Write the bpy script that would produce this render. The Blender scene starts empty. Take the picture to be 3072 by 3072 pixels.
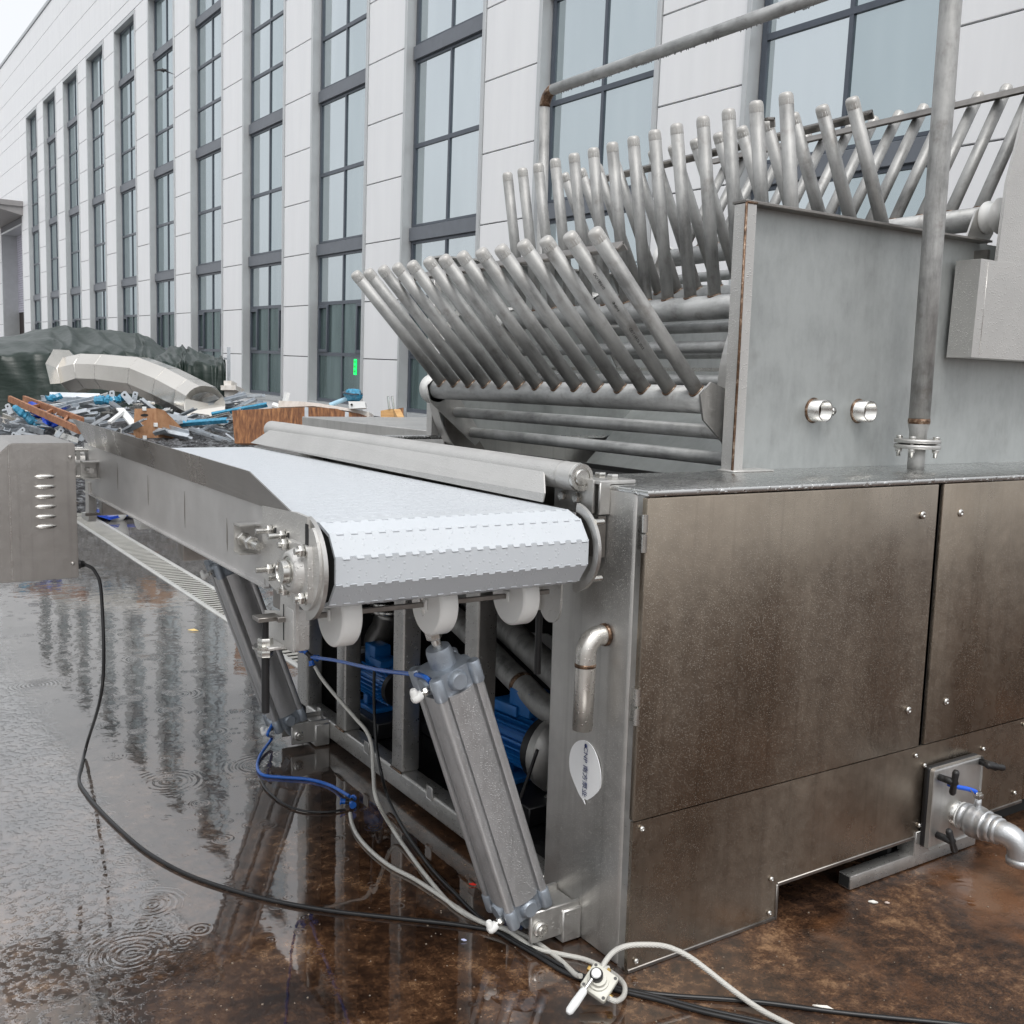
import bpy, bmesh, math, random
from mathutils import Vector, Matrix, noise
random.seed(7)
SC = bpy.context.scene
COL = SC.collection
V = Vector
# ---------------------------------------------------------------- camera
CAM = V((-1.68963, -1.97003, 1.55))
RX = V((0.83922891, -0.54308139, 0.02752145)); UX = V((0.04410428, 0.11842498, 0.99198303)); FX = V((0.54198675, 0.83128703, -0.12333788))
cd = bpy.data.cameras.new('camera'); cam = bpy.data.objects.new('camera', cd); COL.objects.link(cam)
M = Matrix((RX, UX, -FX)).transposed().to_4x4(); M.translation = CAM
cam.matrix_world = M
cd.sensor_width = 36; cd.lens = 3100 / 3072 * 36; cd.clip_start = 0.05; cd.clip_end = 900
SC.camera = cam
# ---------------------------------------------------------------- sky, sun, exposure
W = bpy.data.worlds.new('World'); SC.world = W; W.use_nodes = True
nt = W.node_tree; nt.nodes.clear()
sky = nt.nodes.new('ShaderNodeTexSky'); sky.sky_type = 'NISHITA'; sky.sun_disc = False
sky.sun_elevation = math.radians(58); sky.sun_rotation = math.radians(205); sky.air_density = 1.6; sky.dust_density = 6.0; sky.ozone_density = 1.0
hs = nt.nodes.new('ShaderNodeHueSaturation'); hs.inputs['Saturation'].default_value = 0.16
mxs = nt.nodes.new('ShaderNodeMix'); mxs.data_type = 'RGBA'; mxs.inputs[0].default_value = .62; mxs.inputs[7].default_value = (4.3, 4.42, 4.62, 1)   # overcast veil over the clear-sky gradient
bg = nt.nodes.new('ShaderNodeBackground'); bg.inputs['Strength'].default_value = 0.13
wo = nt.nodes.new('ShaderNodeOutputWorld')
nt.links.new(sky.outputs[0], hs.inputs['Color']); nt.links.new(hs.outputs[0], mxs.inputs[6]); nt.links.new(mxs.outputs[2], bg.inputs['Color']); nt.links.new(bg.outputs[0], wo.inputs[0])
sd = bpy.data.lights.new('sun', 'SUN'); sd.energy = 0.5; sd.angle = math.radians(25); sd.color = (1, .98, .95)
so = bpy.data.objects.new('sun', sd); COL.objects.link(so)
el, az = math.radians(58), math.radians(205)
sv = V((math.sin(az) * math.cos(el), math.cos(az) * math.cos(el), math.sin(el)))
so.rotation_euler = (-sv).to_track_quat('-Z', 'Y').to_euler(); so.location = sv * 50
SC.view_settings.view_transform = 'Standard'; SC.view_settings.look = 'None'
SC.view_settings.exposure = 0.88; SC.view_settings.gamma = 1.0; SC.view_settings.use_curve_mapping = False

# ---------------------------------------------------------------- helpers
def at(px, py, D):
    "world point seen at photo pixel (px,py) and D metres in front of the camera"
    return CAM + (FX * 3100 + RX * (px - 1536) - UX * (py - 1536)) * (D / 3100)
def gnd(px, py, z=0.0):
    d = FX * 3100 + RX * (px - 1536) - UX * (py - 1536)
    return CAM + d * ((z - CAM.z) / d.z)

class MB:
    def __init__(s): s.bm = bmesh.new()
    def _mark(s): s.n = len(s.bm.verts)
    def box(s, a, b, bev=0.0, seg=2, mat=None):
        a = V(a); b = V(b)
        vs = [s.bm.verts.new((x, y, z)) for x in (a.x, b.x) for y in (a.y, b.y) for z in (a.z, b.z)]
        idx = [(0,1,3,2),(4,6,7,5),(0,4,5,1),(2,3,7,6),(0,2,6,4),(1,5,7,3)]
        fs = [s.bm.faces.new([vs[i] for i in f]) for f in idx]
        bmesh.ops.recalc_face_normals(s.bm, faces=fs)
        if mat is not None: bmesh.ops.transform(s.bm, matrix=mat, verts=vs)
        if bev > 0:
            es = list({e for f in fs for e in f.edges})
            bmesh.ops.bevel(s.bm, geom=es, offset=bev, segments=seg, affect='EDGES', profile=.5)
        return s
    def bar(s, p, q, w, h, up=(0,0,1), bev=0.0):
        "box beam from p to q, w wide, h high"
        p = V(p); q = V(q); d = q - p; L = d.length; d.normalize()
        u = V(up); sx = d.cross(u)
        if sx.length < 1e-4: sx = d.cross(V((1,0,0)))
        sx.normalize(); uu = sx.cross(d)
        m = Matrix((sx, d, uu)).transposed().to_4x4(); m.translation = p
        return s.box((-w/2, 0, -h/2), (w/2, L, h/2), bev, mat=m)
    def cyl(s, p, q, r, r2=None, seg=20, caps=True):
        return s.lathe(p, q, [(0, r), (1, r if r2 is None else r2)], seg, caps)
    def lathe(s, p, q, prof, seg=24, caps=True, absolute=False):
        "prof: list of (t,r); t fraction of pq (or metres when absolute)"
        p = V(p); q = V(q); d = q - p; L = d.length; d.normalize()
        a = d.orthogonal().normalized(); b = d.cross(a)
        rings = []
        for t, r in prof:
            c = p + d * (t if absolute else t * L)
            rings.append([s.bm.verts.new(c + (a * math.cos(k*2*math.pi/seg) + b * math.sin(k*2*math.pi/seg)) * max(r, 1e-5)) for k in range(seg)])
        for A, B in zip(rings, rings[1:]):
            for k in range(seg):
                s.bm.faces.new((A[k], A[(k+1) % seg], B[(k+1) % seg], B[k]))
        if caps:
            s.bm.faces.new(list(reversed(rings[0]))); s.bm.faces.new(rings[-1])
        return s
    def tube(s, pts, r, seg=10, caps=True, radii=None):
        pts = [V(p) for p in pts]; rings = []; n = len(pts)
        pa = None
        for i, p in enumerate(pts):
            d = (pts[min(i+1, n-1)] - pts[max(i-1, 0)]).normalized()
            if pa is None: a = d.orthogonal().normalized()
            else:
                a = pa - d * pa.dot(d); a.normalize()
            pa = a; b = d.cross(a); rr = radii[i] if radii else r
            rings.append([s.bm.verts.new(p + (a*math.cos(k*2*math.pi/seg) + b*math.sin(k*2*math.pi/seg))*rr) for k in range(seg)])
        for A, B in zip(rings, rings[1:]):
            for k in range(seg): s.bm.faces.new((A[k], A[(k+1)%seg], B[(k+1)%seg], B[k]))
        if caps:
            s.bm.faces.new(list(reversed(rings[0]))); s.bm.faces.new(rings[-1])
        return s
    def prism(s, pts, d):
        "closed polygon pts (3d) extruded along vector d"
        d = V(d); A = [s.bm.verts.new(V(p)) for p in pts]; B = [s.bm.verts.new(V(p) + d) for p in pts]
        n = len(pts); fs = [s.bm.faces.new(A), s.bm.faces.new(list(reversed(B)))]
        for k in range(n): fs.append(s.bm.faces.new((A[k], B[k], B[(k+1)%n], A[(k+1)%n])))
        bmesh.ops.recalc_face_normals(s.bm, faces=fs)
        return s
    def poly(s, pts):
        s.bm.faces.new([s.bm.verts.new(V(p)) for p in pts]); return s
    def hexnut(s, p, q, r):
        return s.lathe(p, q, [(0, r*.92), (.12, r), (.88, r), (1, r*.92)], 6)

def link(o): COL.objects.link(o); return o
def build(name, mb, mat, parent=None, base=None, sharp=38, origin=None):
    bm = mb.bm; me = bpy.data.meshes.new(name)
    off = V(origin) if origin is not None else (parent['_b'] if parent is not None and '_b' in parent else V((0,0,0)))
    off = V(off)
    if off.length > 0: bmesh.ops.translate(bm, verts=bm.verts, vec=-off)
    lim = math.radians(sharp)
    for e in bm.edges:
        if len(e.link_faces) == 2: e.smooth = e.calc_face_angle(0) < lim
        else: e.smooth = False
    for f in bm.faces: f.smooth = True
    bm.to_mesh(me); bm.free()
    me.materials.append(mat)
    o = link(bpy.data.objects.new(name, me))
    if parent is not None:
        o.parent = parent; o['_b'] = parent['_b']
        if origin is not None: o.location = off - V(parent['_b']); o['_b'] = off
    else:
        o['_b'] = off
        if origin is not None: o.location = off
    return o
def tag(o, label=None, cat=None, group=None, kind=None):
    if label: o['label'] = label
    if cat: o['category'] = cat
    if group: o['group'] = group
    if kind: o['kind'] = kind
    return o
def thing(name, label, cat, base, group=None):
    o = link(bpy.data.objects.new(name, None)); o.location = base; o['_b'] = V(base); o.empty_display_size = .1
    return tag(o, label, cat, group)
def solo(name, mb, mat, label, cat, group=None, base=None, sharp=38):
    bm = mb.bm
    if base is None:
        c = V((0,0,0)); zmin = 1e9
        for v in bm.verts: c += v.co; zmin = min(zmin, v.co.z)
        c /= max(1, len(bm.verts)); base = (c.x, c.y, zmin)
    return tag(build(name, mb, mat, origin=base, sharp=sharp), label, cat, group)
def copy_to(src, parent, loc):
    c = src.copy(); COL.objects.link(c); c.parent = parent; c.location = loc
    for ch in src.children: copy_to(ch, c, ch.location)
    return c
def dup(src, loc, rot=None):
    c = src.copy(); COL.objects.link(c); c.location = loc
    if rot is not None: c.rotation_euler = rot
    for ch in src.children: copy_to(ch, c, ch.location)
    return c
def spline(pts, n=8):
    pts = [V(p) for p in pts]; out = []
    P = [pts[0]*2 - pts[1]] + pts + [pts[-1]*2 - pts[-2]]
    for i in range(1, len(P)-2):
        for k in range(n):
            t = k/n; a, b, c, d = P[i-1], P[i], P[i+1], P[i+2]
            out.append(.5*((2*b) + (c-a)*t + (2*a-5*b+4*c-d)*t*t + (3*b-a-3*c+d)*t**3))
    out.append(pts[-1]); return out

# ---------------------------------------------------------------- materials
class N:
    def __init__(s, name):
        s.m = bpy.data.materials.new(name); s.m.use_nodes = True; s.t = s.m.node_tree; s.t.nodes.clear()
        s.out = s.t.nodes.new('ShaderNodeOutputMaterial'); s.b = s.t.nodes.new('ShaderNodeBsdfPrincipled')
        s.t.links.new(s.b.outputs[0], s.out.inputs[0]); s.tc = s.t.nodes.new('ShaderNodeTexCoord')
    def n(s, typ, **kw):
        x = s.t.nodes.new(typ)
        for k, v in kw.items():
            if k.startswith('i_'):
                key = k[2:]; key = int(key) if key.isdigit() else key
                x.inputs[key].default_value = v
            else: setattr(x, k, v)
        return x
    def l(s, a, b): s.t.links.new(a, b)
    def coord(s, scale=(1,1,1), world=False):
        mp = s.n('ShaderNodeMapping'); mp.inputs['Scale'].default_value = scale
        if world:
            g = s.n('ShaderNodeNewGeometry'); s.l(g.outputs['Position'], mp.inputs[0])
        else: s.l(s.tc.outputs['Object'], mp.inputs[0])
        return mp.outputs[0]
    def noise(s, vec, scale, detail=4, rough=.55):
        x = s.n('ShaderNodeTexNoise'); x.inputs['Scale'].default_value = scale; x.inputs['Detail'].default_value = detail; x.inputs['Roughness'].default_value = rough
        s.l(vec, x.inputs['Vector']); return x.outputs['Fac']
    def ramp(s, fac, stops):
        x = s.n('ShaderNodeValToRGB'); e = x.color_ramp.elements
        while len(e) < len(stops): e.new(.5)
        for k, (p, c) in enumerate(stops):
            e[k].position = p; e[k].color = (c[0], c[1], c[2], 1) if hasattr(c, '__len__') else (c, c, c, 1)
        s.l(fac, x.inputs[0]); return x.outputs[0]
    def mix(s, f, a, b, mode='MIX'):
        x = s.n('ShaderNodeMix', data_type='RGBA', blend_type=mode)
        for sock, v in ((x.inputs[0], f), (x.inputs[6], a), (x.inputs[7], b)):
            if hasattr(v, 'is_output'): s.l(v, sock)
            elif sock == x.inputs[0]: sock.default_value = v
            else: sock.default_value = (v[0], v[1], v[2], 1) if hasattr(v, '__len__') else (v, v, v, 1)
        return x.outputs[2]
    def math(s, op, a, b=0.0, c=0.0):
        x = s.n('ShaderNodeMath', operation=op)
        for k, v in enumerate((a, b, c)):
            if hasattr(v, 'is_output'): s.l(v, x.inputs[k])
            else: x.inputs[k].default_value = v
        return x.outputs[0]
    def bump(s, h, strength=.3, dist=.01, prev=None):
        x = s.n('ShaderNodeBump'); x.inputs['Strength'].default_value = strength; x.inputs['Distance'].default_value = dist
        s.l(h, x.inputs['Height'])
        if prev is not None: s.l(prev, x.inputs['Normal'])
        return x.outputs[0]
    def drops(s, vec, scale=110, size=.42, dens=.55):
        "rounded rain drops: height from voronoi distance, only some cells"
        v = s.n('ShaderNodeTexVoronoi'); v.inputs['Scale'].default_value = scale; s.l(vec, v.inputs['Vector'])
        sep = s.n('ShaderNodeSeparateColor'); s.l(v.outputs['Color'], sep.inputs[0])
        on = s.math('LESS_THAN', sep.outputs[0], dens)
        rad = s.math('MULTIPLY_ADD', sep.outputs[1], size*.7, size*.3)
        q = s.math('DIVIDE', v.outputs['Distance'], rad)
        h = s.math('SUBTRACT', 1.0, s.math('MULTIPLY', q, q))
        h = s.math('MAXIMUM', h, 0.0)
        return s.math('MULTIPLY', s.math('POWER', h, .5), on)
    def done(s, color=None, rough=None, metal=None, normal=None, **kw):
        for key, v in (('Base Color', color), ('Roughness', rough), ('Metallic', metal), ('Normal', normal)):
            if v is None: continue
            if hasattr(v, 'is_output'): s.l(v, s.b.inputs[key])
            elif key == 'Base Color': s.b.inputs[key].default_value = (v[0], v[1], v[2], 1)
            else: s.b.inputs[key].default_value = v
        for k, v in kw.items():
            key = k.replace('_', ' ')
            if hasattr(v, 'is_output'): s.l(v, s.b.inputs[key])
            else: s.b.inputs[key].default_value = v
        return s.m

def simple(name, col, rough=.5, metal=0.0, nscale=None, var=.12, bump=0.0, bscale=60):
    m = N(name); c = m.coord()
    colr = col
    if nscale:
        f = m.noise(c, nscale, 5)
        colr = m.mix(f, [x*(1-var*1.6) for x in col], [min(1, x*(1+var)) for x in col])
    nn = m.bump(m.noise(c, bscale, 3), bump, .002) if bump else None
    return m.done(colr, rough, metal, nn)

def steel(name, base=(.56,.55,.53), rough=.3, metal=1.0, streak=(1,1,.04), dropscale=120, drop=.5, stain=.25, dens=.5, size=.42, tint=None, sscale=220, dstr=.6, wav=0.0, bead=0.0):
    m = N(name); c = m.coord(); cs = m.coord(streak)
    st = m.noise(cs, sscale, 2, .6)                      # brushed lines
    run = m.ramp(m.noise(m.coord((38, 38, .8)), 1.0, 3, .6), [(.54, 0), (.70, 1)]) if bead else None
    cl = m.noise(c, 4.5, 5, .6); cl2 = m.noise(c, 22, 4, .6)
    f = m.ramp(m.math('MULTIPLY_ADD', cl2, .35, m.math('MULTIPLY', cl, .65)), [(.36, 1-stain), (.62, 1.0)])
    colr = m.mix(1.0, base, f, 'MULTIPLY')
    if run is not None: colr = m.mix(m.math('MULTIPLY', run, .35), colr, [x*.62 for x in base])
    if tint: colr = m.mix(m.ramp(m.noise(c, 2.5, 3), [(.45, 0), (.7, 1)]), colr, tint)
    r = m.math('MULTIPLY_ADD', cl2, .22, rough - .11); r = m.math('MULTIPLY_ADD', st, .10, r)
    if wav: r = m.math('MULTIPLY_ADD', m.ramp(m.noise(m.coord((1.6, 1.6, .55)), 1.7, 3, .5), [(.42, 0), (.64, 1)]), .22, r)
    nrm = m.bump(st, .12, .0006)
    if wav: nrm = m.bump(m.noise(m.coord((1.3, 1.3, .45)), 2.0, 2, .4), wav, .02, nrm)
    if drop > 0:
        d = m.drops(c, dropscale, size, dens)
        nrm = m.bump(d, dstr, .0025*drop, nrm)
        if bead: r = m.math('ADD', r, m.math('MULTIPLY', d, bead)); mt = m.math('MULTIPLY_ADD', d, -.3, metal)
        else: r = m.math('SUBTRACT', r, m.math('MULTIPLY', m.math('GREATER_THAN', d, .05), .12))
    r = m.math('MAXIMUM', r, .06)
    if bead and drop > 0: colr = m.mix(m.math('MULTIPLY', m.math('MULTIPLY', d, .38), m.ramp(m.noise(c, 3.0, 3), [(.35, .25), (.65, 1)])), colr, (.60,.58,.55)); metal = mt  # beads painted paler: the sky glint on each drop is put into the colour
    return m.done(colr, r, metal, nrm)

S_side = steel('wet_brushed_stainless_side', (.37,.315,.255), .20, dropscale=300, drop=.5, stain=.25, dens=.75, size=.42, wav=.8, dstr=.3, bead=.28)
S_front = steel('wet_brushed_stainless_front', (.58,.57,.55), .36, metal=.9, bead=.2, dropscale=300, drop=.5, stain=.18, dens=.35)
S_top = steel('wet_stainless_top', (.62,.62,.61), .22, streak=(1,1,1), dropscale=60, drop=1.0, stain=.1, dens=.7, size=.6, sscale=30)
S_conv = steel('satin_stainless_conveyor', (.60,.59,.58), .42, metal=.8, streak=(.05,.05,1), drop=.0, stain=.12)
S_drop = steel('rain_speckled_stainless', (.60,.59,.57), .46, metal=.75, streak=(1,1,1), dropscale=170, drop=.8, stain=.1, dens=.7, size=.48, sscale=60)
S_frame = steel('tube_stainless', (.56,.55,.53), .32, metal=.85, streak=(1,1,.05), dropscale=120, drop=.3, stain=.25, dens=.25)
S_cover = steel('rainy_dark_cover_stainless', (.43,.41,.39), .33, dropscale=280, drop=.6, stain=.1, dens=.75, size=.42, dstr=.4, bead=.25)
S_guard = steel('folded_guard_stainless', (.37,.355,.34), .22, streak=(.05,.05,1), drop=0, stain=.12, wav=.3)
S_bolt = steel('bolt_stainless', (.66,.65,.62), .22, streak=(1,1,1), drop=0, stain=.2)
S_dark = steel('underside_stainless', (.34,.32,.30), .34, drop=0, stain=.4)
m = N('mirror_sheet_stainless'); c = m.coord(); S_duct = m.done(m.mix(m.noise(c, 1.5, 3), (.66,.63,.58), (.80,.77,.72)), .20, .92, m.bump(m.noise(c, 2.0, 2), .2, .03))
def pickled(name, base=(.42,.43,.43), axis=(1,1,.22), metal=.5, rough=.43, con=1.0):
    m = N(name)
    oi = m.n('ShaderNodeObjectInfo'); off = m.n('ShaderNodeVectorMath', operation='SCALE'); off.inputs[0].default_value = (7.1, 3.3, 5.7); m.l(oi.outputs['Random'], off.inputs['Scale'])
    def cc(sc):
        mp = m.n('ShaderNodeMapping'); mp.inputs['Scale'].default_value = sc; m.l(m.tc.outputs['Object'], mp.inputs[0]); m.l(off.outputs[0], mp.inputs['Location']); return mp.outputs[0]
    c = cc((1,1,1)); ca = cc(axis)
    a = m.noise(c, 5.0, 6, .65); b = m.noise(ca, 30, 4, .7); sp = m.noise(c, 120, 2, .5)
    f = m.ramp(m.math('MULTIPLY_ADD', b, .42, m.math('MULTIPLY', a, .58)), [(.34, .42), (.45, .74), (.54, .96), (.66, 1.14)])
    colr = m.mix(con, base, f, 'MULTIPLY')
    colr = m.mix(m.ramp(m.noise(c, 9 if con == 1 else 4, 4, .7), [(.58, 0), (.72, .55*con)]), colr, (.17, .15, .135))
    nrm = m.bump(sp, .15, .001); nrm = m.bump(m.noise(c, 14, 3), .2, .004, nrm)
    return m.done(colr, m.math('ADD', m.math('MULTIPLY_ADD', b, .20, rough-.06), m.math('MULTIPLY', a, .12)), metal, nrm)
S_tine = pickled('pickled_tube_steel', (.43,.43,.42))
S_shaft = pickled('pickled_shaft_steel', (.47,.475,.47), (1,.22,1))
S_plate = pickled('pickled_plate_steel', (.42,.44,.435), (1,1,.35), .55, .40, .38)
m = N('tine_cap_steel'); c = m.coord(); S_cap = m.done(m.mix(m.noise(c, 40, 4), (.34,.33,.31), (.60,.59,.57)), .45, .3, m.bump(m.noise(c, 60, 3), .4, .002))
m = N('heat_tinted_weld'); c = m.coord(); S_weld = m.done(m.ramp(m.noise(c, 45, 4, .7), [(.3, (.035,.022,.016)), (.52, (.17,.10,.06)), (.72, (.50,.42,.34))]), .4, .6, m.bump(m.noise(c, 150, 2), .7, .002))
m = N('belt_plastic'); c = m.coord(); d = m.drops(c, 110, .42, .4)
B_belt = m.done(m.mix(m.noise(c, 9, 4), (.54,.57,.60), (.59,.62,.65)), .34, 0.0, m.bump(d, .5, .0018), Subsurface_Weight=.35, Subsurface_Radius=(.03,.03,.03))
m = N('belt_plastic_top'); c = m.coord(); d = m.drops(c, 190, .5, .8)
B_top = m.done(m.mix(m.noise(c, 240, 3, .7), (.50,.53,.565), (.64,.67,.705)), .36, 0.0, m.bump(d, .8, .0025))
P_white = simple('white_nylon', (.80,.80,.78), .35, 0, 8, .04)
m = N('white_nylon_roller'); P_roll = m.done((.82,.82,.80), .32, 0, Subsurface_Weight=.25, Subsurface_Radius=(.02,.02,.02))
P_black = simple('black_rubber', (.012,.012,.013), .35, 0, 20, .3)
P_blackp = simple('black_plastic', (.015,.015,.016), .45, 0, 20, .3, .3, 90)
P_blue = simple('blue_air_tube', (.02,.13,.52), .25, 0, 20, .15)
P_blue_lever = simple('blue_lever_vinyl', (.01,.10,.62), .4)
A_alu = steel('cast_aluminium', (.36,.40,.45), .38, metal=.6, streak=(1,1,1), drop=.4, stain=.3, dropscale=160, sscale=90)
A_ext = steel('anodised_extrusion', (.50,.50,.505), .38, metal=.75, bead=.15, streak=(1,1,.05), dropscale=240, drop=1.0, stain=.15, dens=.75, dstr=.6)
S_pipe = steel('polished_pipe', (.70,.68,.64), .3, metal=.85, drop=.3, stain=.1)
Z_cast = simple('silver_cast_valve', (.55,.56,.57), .38, .85, 12, .15, .35, 140)
Z_galv = steel('galvanised_steel', (.62,.66,.70), .38, metal=.6, streak=(1,1,1), drop=0, stain=.3, sscale=30)
Z_galv2 = steel('weathered_galvanised', (.42,.45,.48), .45, metal=.6, streak=(1,1,1), drop=0, stain=.35, sscale=30)
P_brass = simple('brass', (.45,.30,.10), .3, 1.0, 30, .2)
M_motor = simple('motor_blue_paint', (.012,.15,.46), .30, .1, 9, .25, .2, 60)
M_black = simple('black_cast_iron', (.018,.018,.02), .4, .2, 20, .3)
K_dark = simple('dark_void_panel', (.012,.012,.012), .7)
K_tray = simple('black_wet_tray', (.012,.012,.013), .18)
m = N('braided_hose'); c = m.coord(); w = m.n('ShaderNodeTexWave', bands_direction='DIAGONAL'); w.inputs['Scale'].default_value = 130; m.l(c, w.inputs['Vector'])
H_braid = m.done(m.mix(w.outputs['Fac'], (.34,.33,.30), (.68,.67,.63)), .35, 0, m.bump(w.outputs['Fac'], .4, .001))
m = N('weathered_wood'); c = m.coord((1,1,1)); cw = m.coord((6,6,.7)); f = m.noise(cw, 7, 6, .65)
W_board = m.done(m.ramp(f, [(.3, (.06,.022,.012)), (.5, (.22,.09,.035)), (.68, (.42,.20,.08))]), .55, 0, m.bump(f, .3, .004))
m = N('plywood'); c = m.coord((2,9,2)); f = m.noise(c, 5, 5, .6); W_ply = m.done(m.ramp(f, [(.3, (.28,.13,.06)), (.7, (.46,.26,.14))]), .6)
m = N('ladder_wood'); c = m.coord((3,3,3)); f = m.noise(c, 5, 5, .6); W_lad = m.done(m.ramp(f, [(.3, (.20,.08,.04)), (.7, (.40,.19,.10))]), .6)
m = N('raw_pine'); c = m.coord((2,2,12)); f = m.noise(c, 5, 5, .6); W_pine = m.done(m.ramp(f, [(.3, (.42,.22,.08)), (.7, (.66,.42,.18))]), .6)
m = N('torn_fibreboard'); c = m.coord(); f = m.noise(c, 12, 5, .6); W_white = m.done(m.ramp(f, [(.3, (.55,.51,.46)), (.7, (.78,.76,.73))]), .6)
F_film = simple('blue_wrap_film', (.06,.30,.48), .18, 0, 30, .5, .9, 40)
F_film2 = simple('deep_blue_film', (.01,.06,.45), .2, 0, 30, .4, .9, 30)
F_foam = simple('white_coated_strip', (.78,.79,.78), .45, 0, 10, .08)
# wall panels
m = N('white_cladding_panel'); c = m.coord((1,1,1)); cv = m.coord((1,1,.10)); f = m.noise(cv, 3.0, 5, .6)
str_ = m.ramp(m.noise(m.coord((1, 6, .12)), 2.2, 4, .65), [(.35, .965), (.6, 1.0)])
WALL = m.done(m.mix(1.0, m.mix(f, (.80,.81,.83), (.88,.885,.89)), str_, 'MULTIPLY'), .42, 0, m.bump(m.noise(c, 1.2, 2), .06, .02))
W_trim = simple('light_grey_trim', (.52,.54,.55), .4, .3, 3, .08)
W_frame = simple('dark_grey_aluminium_frame', (.085,.10,.125), .35, .3, 6, .15)
W_spand = simple('grey_spandrel_sheet', (.16,.175,.20), .42, .3, 5, .12)
W_joint = simple('dark_joint', (.16,.16,.17), .8)
m = N('coated_window_glass'); c = m.coord()
g = m.n('ShaderNodeBsdfGlossy'); g.inputs['Roughness'].default_value = .015; oi = m.n('ShaderNodeObjectInfo'); m.l(m.ramp(oi.outputs['Random'], [(0, (.50,.57,.60)), (1, (.74,.79,.82))]), g.inputs['Color'])
g2 = m.n('ShaderNodeNewGeometry')
curt = m.ramp(m.noise(m.coord((1, 9, .15)), 1.6, 3, .6), [(.35, (.10,.16,.16)), (.65, (.26,.33,.33))])
m.l(curt, m.b.inputs['Base Color']); m.b.inputs['Roughness'].default_value = .25
nb = m.bump(m.noise(c, .9, 2), .05, .02); m.l(nb, g.inputs['Normal'])
mx = m.n('ShaderNodeMixShader'); mx.inputs[0].default_value = .72; m.l(m.b.outputs[0], mx.inputs[1]); m.l(g.outputs[0], mx.inputs[2]); m.l(mx.outputs[0], m.out.inputs[0])
G_pane = m.m
G_low = G_pane.copy(); G_low.name = 'clear_lower_window_glass'
for n_ in G_low.node_tree.nodes:
    if n_.type == 'MIX_SHADER': n_.inputs[0].default_value = .52
    if n_.type == 'VALTORGB' and len(n_.color_ramp.elements) == 2 and n_.color_ramp.elements[0].color[1] > .1:
        n_.color_ramp.elements[0].color = (.05,.085,.085,1); n_.color_ramp.elements[1].color = (.17,.23,.23,1)
m = N('black_green_tarpaulin'); c = m.coord(); cs = m.coord((1,1,4)); f = m.noise(c, 2.4, 5, .6)
nrm = m.bump(m.noise(m.coord((.5,.9,2.6)), 1.5, 3, .5), .30, .12); nrm = m.bump(m.noise(m.coord((2.5,.8,3)), 3.0, 2, .5), .25, .03, nrm)
T_tarp = m.done(m.mix(f, (.006,.015,.011), (.015,.030,.023)), .40, 0, nrm)
m = N('leaf_mass'); c = m.coord(); f = m.noise(c, 1.3, 3); L_leaf = m.done(m.mix(f, (.025,.06,.02), (.08,.13,.045)), .6)
L_bark = simple('bark', (.10,.08,.06), .8, 0, 8, .3)
m = N('concrete_pole'); P_pole = m.done((.30,.29,.28), .7)
m = N('lit_green_sign'); E_green = m.done((.0,.6,.1), .4, 0, Emission_Color=(.0,1,.12,1), Emission_Strength=1.2)
m = N('sticker_paper'); c = m.coord(); P_paper = m.done((.84,.85,.86), .35, 0, m.bump(m.noise(c, 30, 3), .25, .002))
P_ink = simple('navy_ink', (.015,.03,.12), .4)
P_lgrey = simple('warm_white_valve_body', (.62,.61,.54), .35, 0, 12, .06, .1, 80)

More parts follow.
